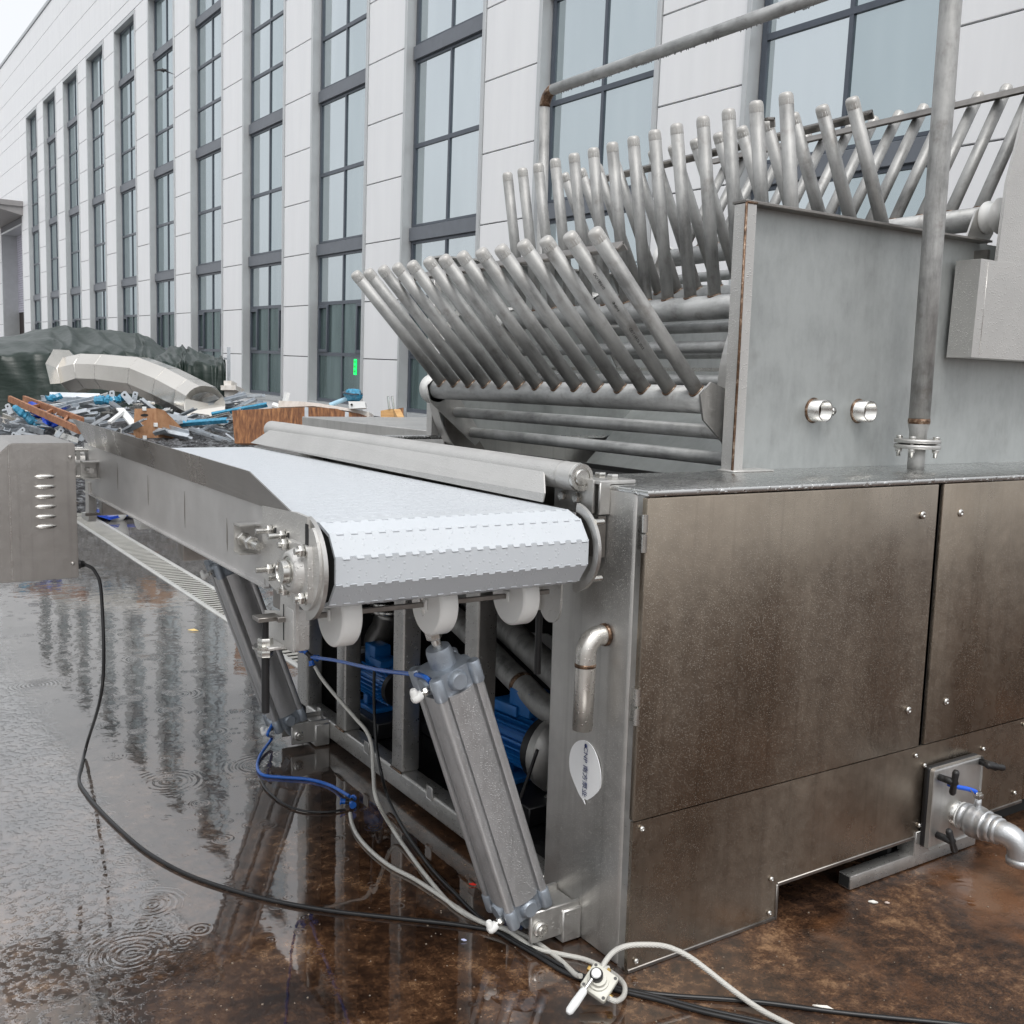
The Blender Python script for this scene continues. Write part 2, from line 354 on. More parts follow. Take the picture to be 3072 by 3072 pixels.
# wet ground
def ground_material():
    m = N('wet_stained_concrete'); p = m.coord((1,1,1), world=True)
    sx = m.n('ShaderNodeSeparateXYZ'); m.l(p, sx.inputs[0]); X, Y = sx.outputs[0], sx.outputs[1]
    big = m.noise(p, .55, 4, .6); mid = m.noise(p, 3.1, 6, .68); fine = m.noise(p, 26, 5, .7); grit = m.noise(p, 120, 3, .7)
    # rusty brown near the machine, greyer out in the yard
    d = m.math('ADD', m.math('MULTIPLY', Y, .22), m.math('MULTIPLY', X, -.10))
    yard = m.ramp(m.math('ADD', d, m.math('MULTIPLY', big, .5)), [(.45, 0), (1.0, 1)])
    brown = m.ramp(m.math('ADD', m.math('ADD', m.math('MULTIPLY', mid, .45), m.math('MULTIPLY', fine, .35)), m.math('MULTIPLY', grit, .20)), [(.40, (.010,.006,.005)), (.48, (.034,.018,.011)), (.54, (.085,.042,.022)), (.62, (.24,.14,.075))])
    grey = m.ramp(m.math('ADD', m.math('MULTIPLY', mid, .5), m.math('MULTIPLY', fine, .5)), [(.35, (.05,.047,.044)), (.65, (.17,.16,.15))])
    col = m.mix(yard, brown, grey)
    rust = m.ramp(m.noise(p, 1.1, 5, .65), [(.56, 0), (.66, .8)])
    col = m.mix(m.math('MULTIPLY', rust, m.math('GREATER_THAN', X, .55)), col, (.16,.07,.03))
    # standing water (flat film) versus merely damp rough concrete
    right = m.math('MULTIPLY_ADD', X, -.34, .60)                 # drier to the right of the cabinet
    wetf = m.math('ADD', right, m.math('MULTIPLY', m.math('SUBTRACT', m.noise(p, 1.15, 4, .6), .5), 1.6))
    front = m.math('MULTIPLY', m.math('ADD', Y, m.math('MULTIPLY', X, .35)), .50)
    wetf = m.math('ADD', wetf, m.math('MINIMUM', m.math('ADD', front, -.05), .45))
    left = m.ramp(m.math('MULTIPLY_ADD', X, -1.0, .0), [(0.0, 0), (.5, .5)])
    wetf = m.math('ADD', wetf, left)
    wet = m.ramp(wetf, [(.36, 0), (.60, 1)])
    rough = m.mix(wet, m.math('MULTIPLY_ADD', fine, .35, .26), .035)
    # ripples: rings around random drop points
    def rings(scale, freq, dens, amp, seedoff):
        mp = m.n('ShaderNodeMapping'); mp.inputs['Location'].default_value = (seedoff, seedoff*.7, 0); mp.inputs['Scale'].default_value = (1,1,0)
        g = m.n('ShaderNodeNewGeometry'); m.l(g.outputs['Position'], mp.inputs[0])
        v = m.n('ShaderNodeTexVoronoi', voronoi_dimensions='2D'); v.inputs['Scale'].default_value = scale; m.l(mp.outputs[0], v.inputs['Vector'])
        sep = m.n('ShaderNodeSeparateColor'); m.l(v.outputs['Color'], sep.inputs[0])
        on = m.math('LESS_THAN', sep.outputs[0], dens)
        rmax = m.math('MULTIPLY_ADD', sep.outputs[1], .30, .12)
        q = m.math('DIVIDE', v.outputs['Distance'], rmax)
        fade = m.math('MAXIMUM', m.math('SUBTRACT', 1.0, m.math('MULTIPLY', q, q)), 0.0)
        s = m.math('SINE', m.math('MULTIPLY', v.outputs['Distance'], freq))
        return m.math('MULTIPLY', m.math('MULTIPLY', s, fade), m.math('MULTIPLY', on, amp))
    brk = m.ramp(m.noise(p, 5.0, 3, .6), [(.40, .15), (.62, 1)])
    h = m.math('MULTIPLY', m.math('ADD', rings(2.6, 95, .28, .5, 0.0), m.math('ADD', rings(6.5, 60, .35, .35, 3.3), rings(15, 38, .4, .2, 8.1))), brk)
    # a few big fresh rings close to the camera
    for (cx, cy, rr) in RINGS:
        dx = m.math('SUBTRACT', X, cx); dy = m.math('SUBTRACT', Y, cy)
        r = m.math('SQRT', m.math('ADD', m.math('MULTIPLY', dx, dx), m.math('MULTIPLY', dy, dy)))
        q = m.math('DIVIDE', r, rr); fade = m.math('MAXIMUM', m.math('SUBTRACT', 1.0, q), 0.0)
        r = m.math('ADD', r, m.math('MULTIPLY', m.noise(p, 14, 2), .012))
        h = m.math('ADD', h, m.math('MULTIPLY', m.math('SINE', m.math('MULTIPLY', r, 330)), m.math('MULTIPLY', m.math('MULTIPLY', fade, brk), 1.2)))
    swell = m.noise(p, 9, 3, .5)
    far = m.ramp(m.math('MULTIPLY', Y, .2), [(.1, .35), (.8, 1.0)])
    leftm = m.ramp(m.math('MULTIPLY_ADD', X, -1.0, -.9), [(0.0, 0), (.45, 1)])
    mp2 = m.n('ShaderNodeMapping'); mp2.inputs['Scale'].default_value = (1, 1, 1); g5 = m.n('ShaderNodeNewGeometry'); m.l(g5.outputs['Position'], mp2.inputs[0])
    chop = m.ramp(m.noise(mp2.outputs[0], 34, 3, .6), [(.50, 0), (.66, 1)])
    hw = m.math('ADD', h, m.math('MULTIPLY', swell, 1.2))
    hw = m.math('ADD', hw, m.math('MULTIPLY', m.math('MULTIPLY', chop, leftm), 2.6))
    n1 = m.bump(m.math('MULTIPLY', m.math('MULTIPLY', hw, far), wet), .55, .0016)
    dry = m.math('SUBTRACT', 1.0, wet)
    n2 = m.bump(m.math('MULTIPLY', m.math('ADD', m.math('MULTIPLY', grit, .4), fine), dry), .5, .012, n1)
    lft = m.ramp(m.math('MULTIPLY_ADD', X, -1.0, -.35), [(0.0, 0), (.75, 1)])
    ior = m.math('ADD', m.math('MULTIPLY_ADD', wet, .85, 1.42), m.math('MULTIPLY', m.math('MULTIPLY', lft, wet), 1.15))
    return m.done(col, rough, 0, n2, IOR=ior, Specular_IOR_Level=.5)
RINGS = [tuple(gnd(x, y)[:2]) + (r,) for x, y, r in ((395, 2860, .16), (455, 2715, .13), (600, 2788, .045), (420, 2775, .07), (510, 2130, .07), (390, 2095, .08), (110, 2055, .14))]
G_mat = ground_material()

# ================================================================ GROUND
g = MB(); R = 320
g.poly([(-R, -R, 0), (R, -R, 0), (R, R, 0), (-R, R, 0)])
tag(build('ground', g, G_mat), kind='structure')
# drainage channel set in the yard
d = MB()
for x0 in (.315, .535): d.box((x0, 3.0, -.03), (x0+.035, 11.2, .006), .002)
tag(build('drain_channel', d, simple('drain_edge_steel', (.58,.58,.56), .35, .3, 6, .2)), kind='structure')
dg = MB()
for k in range(118):
    y = 3.02 + k*.069; dg.box((.350, y, -.03), (.535, y+.040, .003))
solo('drain_grate', dg, simple('drain_slat_steel', (.52,.51,.47), .4, .3, 6, .3), 'slotted metal drain grate running along the wet yard under the conveyor', 'drain grate')
dz = MB(); dz.box((.350, 3.0, -.02), (.535, 11.2, -.0))
tag(build('drain_bed', dz, K_tray), kind='structure')

# ================================================================ BUILDING
TH, PH = math.radians(91.3), math.radians(1.2)
BD = V((math.cos(PH)*math.cos(TH), math.cos(PH)*math.sin(TH), math.sin(PH)))
BN = V((math.sin(TH), -math.cos(TH), 0))       # into the building
BU = BD.cross(-BN); 
if BU.z < 0: BU = -BU
BP = V((9.41, 20.94, 2.04))
BM = Matrix((BD, BN, BU)).transposed().to_4x4(); BM.translation = BP
# local frame: s along the facade, n into the building, u up
bld = thing('factory_building', 'long white panel-clad factory building with tall dark-framed window strips', 'building', (0,0,0))
def bpart(name, mb, mat, parent=bld, sharp=38):
    o = build(name, mb, mat, None, sharp=sharp); o.parent = parent; return o
def bmat(o): o.matrix_local = BM; return o
SL = [4.40 - 5.27*k for k in range(-8, 5)]     # left edge (larger s) of each strip
WW = 3.20; ZB = -2.6
pan = MB(); jn = MB()
lv = [1.4*k for k in range(-1, 10)]
def panel(s0, s1, u0, u1): pan.box((s0+.012, 0, u0+.012), (s1-.012, .06, u1-.012), .006, 1)
zl = [ZB, -1.4] + [1.4*k for k in range(0, 10)]
edges = sorted(SL)
for i, sl in enumerate(edges):
    a = sl + .10; b = (edges[i+1] - WW - .10) if i+1 < len(edges) else 48.9
    for z0, z1 in zip(zl, zl[1:]): panel(a, b, z0, z1)
    panel(a, b, 12.6, 13.5) 
    panel(sl - WW - .1, sl + .1, ZB, -1.32)
panel(48.9, 49.0, ZB, 13.5)
for z0, z1 in zip(zl, zl[1:]):
    if z0 > 7.0: panel(49.0, 57.4, z0, z1)
    panel(57.4, 64, z0, z1)
panel(49.0, 64, 12.6, 13.5)
vj = [-18, -6.5, 4.8, 15.4, 26.1, 36.6, 47.1, 56, 64]
for a, b in zip(vj, vj[1:]):
    for z0, z1 in ((13.5, 14.02), (14.02, 15.4), (15.4, 16.73), (16.73, 17.9)): panel(a, b, z0, z1)
wall = bmat(bpart('wall', pan, WALL))
bk = MB()
for i, sl in enumerate(edges):
    b = (edges[i+1] - WW - .02) if i+1 < len(edges) else 49.0
    bk.box((sl+.02, .05, ZB), (b, .3, 13.42))
bk.box((57.38, .05, ZB), (64, .3, 18)); bk.box((-18, .05, 13.42), (57.38, .3, 17.95)); bk.box((49, .05, 7.5), (57.38, .3, 13.42)); bk.box((-18, .30, ZB), (49, .34, -1.25))
bmat(bpart('wall_core', bk, W_joint))
cp = MB(); cp.box((-18, -.05, 17.93), (64, .5, 18.12), .01); bmat(bpart('roof_coping', cp, W_trim))
# one window strip, built round s = its left edge
def strip_frame():
    f = MB(); w = WW; y0, y1 = .20, .28
    def H(u, t=.09, a=-w, b=0): f.box((a+.04, y0, u-t/2), (b-.04, y1, u+t/2))
    for s in (-w+.07, -.07): f.box((s-.05, y0-.002, -1.2), (s+.05, y1, 13.3))
    f.box((-w/2-.035, y0+.003, -1.2), (-w/2+.035, y1-.003, 13.3))
    for u in (-1.16, .09, 1.45, 4.85, 8.34, 9.73, 13.26): H(u)
    for u0, u1 in ((2.73, 3.03), (6.72, 7.02), (11.10, 11.36)):
        H(u0-.03, .06); H(u1+.05, .05)
    return f
w0 = bmat(bpart('window', strip_frame(), W_frame))
def wsub(name, mb, mat): 
    o = build(name, mb, mat, None); o.parent = w0; return o
q = MB()
for u0, u1 in ((2.73, 3.03), (6.72, 7.02), (11.10, 11.36)):
    sp = MB(); sp.box((-WW+.03, .13, u0), (-.03, .27, u1), .008, 1); wsub('spandrel', sp, W_spand)
for a, b in ((-WW+.08, -WW/2), (-WW/2, -.08)):
    p = MB()
    for u0, u1 in ((1.45, 2.73), (3.03, 4.85), (4.85, 6.72), (7.02, 8.34), (8.34, 9.73), (9.73, 11.1), (11.36, 13.25)):
        p.box((a, .235, u0), (b, .25, u1))
    wsub('glazing', p, G_pane)
    p = MB()
    for u0, u1 in ((-1.15, .09), (.09, 1.45)): p.box((a, .235, u0), (b, .25, u1))
    wsub('glazing', p, G_low)
for a in (-WW+.10, -.72):
    cs_ = MB()
    for (x0, x1, z0, z1) in ((a, a+.07, .14, 1.40), (a+.55, a+.62, .14, 1.40), (a+.07, a+.55, .14, .22), (a+.07, a+.55, 1.32, 1.40)): cs_.box((x0, .165, z0), (x1, .235, z1), .006, 1)
    wsub('casement', cs_, W_frame)
tr = MB()
tr.box((-.0, -.035, -1.3), (.10, .34, 13.45), .006, 1); tr.box((-WW-.10, -.035, -1.3), (-WW, .34, 13.45), .006, 1); tr.box((-WW, -.033, 13.3), (0, .30, 13.44)); tr.box((-WW, -.045, -1.34), (0, .30, -1.22))
wsub('jamb_trim', tr, W_trim)
for k, sl in enumerate(SL):
    if k == 0: w0.matrix_local = BM @ Matrix.Translation((sl, 0, 0)); continue
    c = w0.copy(); COL.objects.link(c); c.parent = bld; c.matrix_local = BM @ Matrix.Translation((sl, 0, 0))
    for ch in w0.children: copy_to(ch, c, ch.location)
# loading door with roller shutter and canopy
dr = MB()
n = 34
for k in range(n):
    z0 = 2.25 + k*(5.15/n); dr.box((49.3, .95, z0+.006), (57.1, .98, z0+5.15/n-.01), .01, 1)
sh = bmat(bpart('roller_shutter', dr, simple('white_shutter_slat', (.66,.64,.74), .35, .3, 3, .06)))
db = MB(); db.box((49.02, .0, ZB), (49.2, 1.0, 7.5), .01, 1); db.box((57.1, 0, ZB), (57.38, 1.0, 7.5), .01, 1); db.box((49.0, 0, 7.4), (57.4, 1.0, 7.52), .01, 1)
bmat(bpart('door_frame', db, W_trim))
di = MB(); di.box((49.0, 1.0, ZB), (57.4, 1.1, 7.5)); bmat(bpart('door_opening', di, simple('dark_interior', (.03,.02,.018), .8)))
cn = MB(); cn.box((48.4, -2.6, 8.42), (60, .0, 8.75), .02, 1); cn.prism([(48.5, -2.3, 8.42), (48.5, 0, 8.42), (48.5, 0, 7.9)], (11, 0, 0))
bmat(bpart('canopy', cn, simple('canopy_sheet', (.30,.29,.29), .5, .2, 3, .1)))
# exit sign glowing behind the glass, bird passing the windows
es = thing('exit_sign', 'small glowing green upright sign strip in the lower window', 'sign', BM @ V((2.02, .20, -.22)))
def wbox(mb, a, b, M4=BM):
    return mb.box(a, b, 0, mat=M4)
build('sign_face', wbox(MB(), (1.95, .222, -.42), (2.09, .232, -.02)), E_green, es)
sg = MB()
for k in range(3): wbox(sg, (1.985, .217, -.36+k*.12), (2.055, .2215, -.30+k*.12))
build('sign_mark', sg, simple('dark_green_mark', (.0,.10,.02), .5), es)
bc = at(488, 210, 22); bb = MB()
wing = [(-26,-3), (-14,-5), (-3,-3.5), (0,-5), (3,-3), (12,1), (26,6), (12,3.5), (4,2), (1,6), (-1,2), (-10,-.5)]
bb.prism([bc + RX*(x*.0085) - UX*(y*.0085) + FX*(abs(x)*.004) for x, y in wing], FX*.02)
bb.lathe(bc - RX*.05 - UX*.02, bc + RX*.09 + UX*.01, [(0, .005), (.3, .03), (.7, .025), (1, .004)], 8)
solo('bird', bb, simple('dark_plumage', (.02,.02,.022), .6), 'small dark bird gliding past the tall factory windows', 'bird')

# scenery behind the viewpoint, seen only mirrored in the windows
def leaf_crown(mb, c, R_, n):
    for _ in range(n):
        v = V((random.gauss(0,1), random.gauss(0,1), random.gauss(0,1))).normalized() * (random.random()**.33)
        p = V(c) + V((v.x*R_[0], v.y*R_[1], v.z*R_[2])) * (1 + .25*noise.noise(v*2.3 + V(c)))
        a = V((random.gauss(0,1), random.gauss(0,1), random.gauss(0,1))).normalized(); b = a.orthogonal().normalized(); s_ = random.uniform(.12,.32)
        mb.bm.faces.new([mb.bm.verts.new(p + a*s_), mb.bm.verts.new(p + b*s_*.8), mb.bm.verts.new(p - a*s_), mb.bm.verts.new(p - b*s_*.8)])
tlab = ['broad green tree across the yard', 'shorter round tree across the yard']
for k in range(14):
    y = -12 + k*5.6 + random.uniform(-1.5, 1.5); x = -17 + random.uniform(-3, 3); h = random.uniform(4.2, 6.8)
    t = thing('roadside_tree', 'green leafy tree in the row across the yard mirrored in the windows', 'tree', (x, y, 0), 'trees across the yard')
    tk = MB(); tk.tube([(x, y, 0), (x+.1, y, h*.4), (x-.1, y+.1, h*.75)], .2, 8, radii=[.2, .15, .06]); build('trunk', tk, L_bark, t)
    cr = MB(); leaf_crown(cr, (x, y, h*.72), (2.6, 3.0, h*.36), 420); build('crown', cr, L_leaf, t)
for k, y in enumerate((2.0, 22.0, 42.0)):
    t = thing('utility_pole', 'concrete utility pole carrying wires across the yard', 'pole', (-19, y, 0), 'poles across the yard')
    a = MB(); a.cyl((-19, y, 0), (-19, y, 9.5), .16, .11, 12); build('pole', a, P_pole, t)
    b = MB(); b.bar((-19, y-1.0, 9.0), (-19, y+1.0, 9.0), .1, .1); b.bar((-19, y-.8, 8.2), (-19, y+.8, 8.2), .1, .1); build('crossarm', b, P_pole, t)
wr = MB()
for dy, z in ((-.8, 9.1), (0, 9.15), (.8, 9.1), (.6, 8.3)):
    for y0, y1 in ((-20, 2), (2, 22), (22, 42), (42, 62)):
        wr.tube([(-19 + dy*.3, y0 + (y1-y0)*k/8, z - 1.3*(1-((k-4)/4)**2)) for k in range(9)], .02, 4)
solo('power_line', wr, P_black, 'sagging overhead wires strung between the utility poles', 'cable')

# ================================================================ WASHING MACHINE
ZT = 1.293
mach = thing('washing_machine', 'large wet stainless steel washing machine with rows of tube forks on top', 'machine', (0, 0, 0))
def part(name, mb, mat, parent=mach, label=None, sharp=38):
    o = build(name, mb, mat, parent, sharp=sharp)
    if label: o['label'] = label
    return o
# cabinet
c_ = MB()
c_.box((0, .045, 0.0), (.05, .40, ZT-.002), .012, 3)                 # front pillar sheet
part('front_pillar', c_, S_front)
c_ = MB(); c_.box((.006, .012, .0), (.05, .05, ZT-.012)); part('corner_post', c_, S_frame)
c_ = MB()
c_.box((.0, .0, ZT-.016), (4.4, .42, ZT), .004, 2)                    # lip & top near side
c_.box((.0, .42, ZT-.016), (.13, 2.42, ZT), .004, 2)
c_.box((.13, 2.36, ZT-.016), (4.4, 2.42, ZT), .004, 2)
part('top_sheet', c_, S_top)
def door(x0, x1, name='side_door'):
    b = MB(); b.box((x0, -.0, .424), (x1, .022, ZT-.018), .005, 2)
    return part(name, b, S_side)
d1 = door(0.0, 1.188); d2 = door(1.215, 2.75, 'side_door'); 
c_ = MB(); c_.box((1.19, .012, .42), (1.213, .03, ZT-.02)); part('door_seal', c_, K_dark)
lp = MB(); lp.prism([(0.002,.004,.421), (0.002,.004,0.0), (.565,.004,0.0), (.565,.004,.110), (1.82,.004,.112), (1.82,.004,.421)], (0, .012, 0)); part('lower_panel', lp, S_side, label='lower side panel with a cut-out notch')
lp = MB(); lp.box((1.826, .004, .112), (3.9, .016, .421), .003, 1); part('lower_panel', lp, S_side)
lf = MB(); lf.box((.004, .0, .0), (.565, .03, .012), .002, 1); lf.box((.565, .0, .104), (1.82, .03, .116), .002, 1); lf.box((.560, .0, .0), (.57, .03, .11), .002, 1); part('panel_edge', lf, S_dark)
def screw(x, z, y=.0, r=.0125, par=mach):
    b = MB(); b.lathe((x, y, z), (x, y-.009, z), [(0, r), (.5, r*.95), (.85, r*.6), (.86, r*.38), (.5, r*.36)], 18); return b
for (x, z, r, p_) in ((1.112, 1.181, .0125, d1), (1.116, .556, .0125, d1), (1.306, 1.179, .0125, d2), (1.312, .555, .0125, d2)):
    part('screw', screw(x, z, 0, r), S_bolt, p_)
for (x, z) in ((.535, .135), (.535, .03), (1.176, .395), (1.55, .352), (1.224, .149), (1.766, .152), (1.226, .353), (1.79, .40), (.03, .40), (.03, .03)):
    part('screw', screw(x, z, .003, .008), S_bolt)
for z in (1.185, .735):
    b = MB(); b.cyl((-.004, .004, z-.048), (-.004, .004, z-.003), .0085, seg=12); b.cyl((-.004, .004, z+.003), (-.004, .004, z+.048), .0085, seg=12); b.box((-.002, .003, z-.045), (.0, .03, z+.045)); part('hinge', b, S_bolt)
# foot beam, drain box on the side
b = MB()
for (x0, x1, z0, z1) in ((0,1,0,1),):
    b.box((0, -.022, .0), (1, -.018, .0)) if False else None
y0, y1 = .005, .052
b.box((.90, y0, .004), (1.56, y1, .050), .004, 2); part('foot_beam', b, S_frame)
b = MB(); b.box((.8985, y0+.005, .009), (.9, y1-.005, .045)); part('beam_mouth', b, K_dark)
b = MB(); b.box((1.205, -.004, .05), (1.51, .003, .13), .001, 1); b.box((1.2, -.002, .05), (1.206, .06, .13)); part('drain_bracket', b, S_frame)
b = MB(); b.box((1.225, -.022, .078), (1.495, .003, .352), .01, 3); part('gasket', b, P_black)
dp = MB(); dp.box((1.228, -.032, .075), (1.50, -.023, .349), .012, 3)
drain = part('drain_plate', dp, S_front)
def knob(x, z, dx, dz, big=1.2):
    b = MB(); p = V((x, -.032, z)); q = p + V((0, -.045*big, 0))
    b.cyl(p, q, .011, .013, 14)
    a = V((dx, -.15, dz)).normalized()
    b.lathe(q - a*.036*big, q + a*.036*big, [(0, .008), (.1, .0115), (.4, .010), (.5, .014), (.6, .010), (.9, .0115), (1, .008)], 12)
    part('tee_knob', b, P_blackp, drain)
knob(1.262, .318, -.1, 1); knob(1.485, .33, 1, -.25); knob(1.275, .118, .35, -1)
VX, VZ = 1.372, .172
b = MB(); b.lathe((VX, -.03, VZ), (VX, -.052, VZ), [(0, .043), (.2, .041), (1, .041)], 36); part('pipe_stub', b, S_bolt, drain)
b = MB(); b.lathe((VX, -.0515, VZ), (VX, -.058, VZ), [(0, .045), (1, .045)], 36); part('tape_ring', b, P_white, drain)
vb = MB(); vb.lathe((VX, -.058, VZ), (VX, -.172, VZ-.004), [(0, .046), (.10, .048), (.12, .044), (.22, .046), (.24, .052), (.35, .055), (.55, .053), (.68, .048), (.70, .050), (.74, .050), (.76, .042), (.78, .046)], 40)
vb.hexnut((VX, -.146, VZ-.002), (VX, -.172, VZ-.002), .050)
vb.cyl((VX, -.105, VZ+.04), (VX, -.105, VZ+.082), .013, .010, 16)
valve = part('ball_valve', vb, Z_cast, drain)
b = MB(); b.lathe((VX, -.168, VZ-.002), (VX, -.176, VZ-.003), [(0, .041), (1, .041)], 30); part('tape_ring', b, P_white, drain)
b = MB(); pth = [(VX, -.172, VZ-.003), (VX, -.195, VZ-.003)]
for k in range(1, 9):
    a = k*math.pi/16; pth.append((VX+.02*math.sin(a), -.195-.052*math.sin(a), VZ-.003-.052*(1-math.cos(a))))
pth.append((VX+.024, -.252, VZ-.085))
b.tube(pth, .038, 28, caps=False); b.lathe((VX+.024, -.252, VZ-.068), (VX+.025, -.253, VZ-.092), [(0,.040),(.1,.046),(.9,.046),(1,.040),(1,.034),(0,.033)], 30, caps=False); b.lathe((VX, -.17, VZ-.003), (VX, -.19, VZ-.003), [(0,.043),(.9,.043),(1,.038)], 28)
part('elbow', b, Z_cast, drain)
b = MB(); b.box((VX-.012, -.117, VZ+.078), (VX+.012, -.093, VZ+.094), .003, 2); b.hexnut((VX, -.105, VZ+.09), (VX, -.105, VZ+.10), .010); b.bar((VX-.012, -.10, VZ+.088), (VX-.03, -.088, VZ+.112), .016, .004); part('valve_stem', b, S_bolt, drain)
b = MB(); b.tube(spline([(VX-.004, -.098, VZ+.098), (VX-.028, -.09, VZ+.108), (VX-.05, -.08, VZ+.114), (VX-.075, -.07, VZ+.120), (VX-.100, -.060, VZ+.130)], 4), .0075, 10, radii=None); part('valve_lever', b, P_blue_lever, drain)
# front open frame
b = MB(); b.box((.0, .40, .028), (.075, 2.37, .104), .010, 3); part('bottom_rail', b, S_frame)
for y in (.845, 1.365, 1.885):
    b = MB(); b.box((.0, y-.042, .104), (.075, y+.042, 1.20), .008, 3); part('front_post', b, S_frame)
    b = MB(); b.tube([(-.002, y-.042, .105), (-.002, y+.042, .105)], .004, 6); part('weld_bead', b, S_weld)
b = MB(); b.box((.0, 2.25, .0), (.075, 2.37, 1.26), .01, 3); part('front_post', b, S_frame)
for y in (.80, 1.10, 1.62, 2.10):
    b = MB(); b.box((-.004, y-.022, .085), (-.0, y+.022, .135), .004, 1); part('fixing_tab', b, S_frame)
# closed back of the pump bay and tray
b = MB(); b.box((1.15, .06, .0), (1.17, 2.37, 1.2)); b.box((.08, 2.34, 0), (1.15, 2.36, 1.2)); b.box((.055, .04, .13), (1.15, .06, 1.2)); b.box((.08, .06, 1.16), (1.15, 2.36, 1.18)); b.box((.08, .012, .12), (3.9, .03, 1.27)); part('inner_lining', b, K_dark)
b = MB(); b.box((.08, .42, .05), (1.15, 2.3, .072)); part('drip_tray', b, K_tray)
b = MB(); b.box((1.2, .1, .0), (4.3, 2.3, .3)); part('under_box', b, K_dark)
b = MB(); b.bar((.35, .5, .10), (.35, 2.2, .10), .06, .05); b.bar((.75, .5, .10), (.75, 2.2, .10), .06, .05); part('skid_rail', b, M_black)
# small conveyor-hung bearing plate on the right, outlet elbow, sticker
b = MB()
ex = -.058; pth = [(0.0, .146, .893), (-.018, .146, .893)]
for k in range(1, 9):
    a = k*math.pi/16; pth.append((-.018-.045*math.sin(a), .148, .893-.045*(1-math.cos(a))))
pth += [(-.063, .149, .80), (-.063, .152, .640)]
b.tube(pth, .0275, 24); part('outlet_elbow', b, S_pipe)
b = MB(); b.lathe((-.001, .146, .893), (-.012, .146, .893), [(0, .030), (.5, .031), (1, .029)], 24); b.lathe((-.063,.149,.822), (-.063,.149,.812), [(0,.0285),(.5,.0292),(1,.0285)], 24); part('weld_ring', b, S_weld)
st = MB(); pts = []
for k in range(40):
    a = 2*math.pi*k/40; yy = math.cos(a)*.073; zz = math.sin(a)*.084
    if zz < -.03: yy *= 1 - .35*((abs(zz)-.03)/.054)
    pts.append((-.0035 - .0015*math.sin(3*a), .212 + yy, .494 + zz))
pts[30] = (-.008, .199, .402); pts[29] = (-.005, .212, .414)
st.prism(pts, (.002, 0, 0)); sticker = part('oval_sticker', st, P_paper, label='white oval sticker with curled lower tail')
def text(name, body, size, mat, parent, M4, bold=0.0):
    cu = bpy.data.curves.new(name, 'FONT'); cu.body = body; cu.size = size; cu.align_x = 'CENTER'; cu.align_y = 'CENTER'; cu.offset = bold; cu.extrude = .0003
    o = bpy.data.objects.new(name, cu)
    dg_ = bpy.context.evaluated_depsgraph_get(); COL.objects.link(o); bpy.context.view_layer.update()
    me = bpy.data.meshes.new_from_object(o.evaluated_get(bpy.context.evaluated_depsgraph_get())); COL.objects.unlink(o); bpy.data.objects.remove(o)
    me.materials.clear(); me.materials.append(mat); me.transform(M4)
    base = V(parent['_b']); me.transform(Matrix.Translation(-base))
    q = link(bpy.data.objects.new(name, me)); q.parent = parent; q['_b'] = base; return q
# text reads downwards: x axis -> -z, y axis -> -y (towards the corner)
TM = Matrix(((0,0,-1,-.0062), (0,-1,0,.208), (-1,0,0,.492), (0,0,0,1)))
text('sticker_text', 'CNP 南方泵业', .0230, P_ink, sticker, TM, .0)
b = MB()
for (z,y) in ((.560,.208),):
    for k in range(20):
        pass
b.lathe((-.0058, .208, .566), (-.0066, .208, .566), [(0,.0058),(1,.0058)], 16); part('sticker_mark', b, P_ink, sticker)
# tank on top
PY = .42; PYF = 2.35
def wall_plate(y, s, name='tank_side'):
    b = MB(); b.box((.70, y, ZT), (4.2, y+.006*s, 2.12), 0); 
    return part(name, b, S_plate)
near = wall_plate(PY, 1); far = wall_plate(PYF, 1)
b = MB(); b.box((.655, PY-.055, ZT), (.70, PY-.0, 2.116), .003, 1); part('plate_flange', b, S_drop, near)
b = MB(); b.box((.655, PY-.052, 2.118), (1.93, PY+.008, 2.126), .001, 1); part('top_flange', b, S_dark, near)
b = MB(); b.tube([(.652, PY-.056, ZT), (.654, PY-.056, 1.7), (.652, PY-.056, 2.116)], .005, 6); b.tube([(.655, PY-.055, 2.117), (.70, PY-.054, 2.119)], .004, 6); part('weld_bead', b, S_weld, near)
b = MB(); b.box((.64, PY-.075, ZT), (.82, PY-.0, ZT+.006), .002, 1); part('base_tab', b, S_drop, near)
b = MB(); b.box((.66, PYF-.0, ZT), (.70, PYF+.055, 2.116), .003, 1); b.box((.66, PYF-.06, 2.118), (1.93, PYF+.05, 2.126)); part('plate_flange', b, S_drop, far)
for x in (1.072, 1.303):
    b = MB(); b.lathe((x, PY, 1.488), (x-.0, PY-.052, 1.488), [(0, .041), (.06, .037), (1, .037), (1, .032), (.05, .031), (.05, .0)], 36, caps=False); part('socket', b, S_bolt, near)
    b = MB(); b.lathe((x, PY, 1.488), (x, PY-.007, 1.488), [(0, .043), (1, .038)], 36); part('weld_ring', b, S_weld, near)
    b = MB(); b.cyl((x, PY-.001, 1.488), (x, PY-.0035, 1.488), .030); part('socket_bottom', b, S_dark, near)
b = MB(); b.hexnut((1.145, PY, 1.487), (1.145, PY-.022, 1.487), .017); b.cyl((1.145, PY-.02, 1.487), (1.145, PY-.028, 1.487), .011); b.cyl((1.145, PY-.0, 1.487), (1.145, PY-.004, 1.487), .024); part('bolt', b, S_bolt, near)
for z in (1.75, 2.0):
    b = MB(); b.cyl((1.90, PY-.03, z), (1.87, PY-.03, z), .006, seg=8); part('screw', b, S_bolt, near)
b = MB(); b.box((1.90, PY-.055, 1.71), (1.915, PY, 2.09)); part('plate_flange', b, S_dark, near)
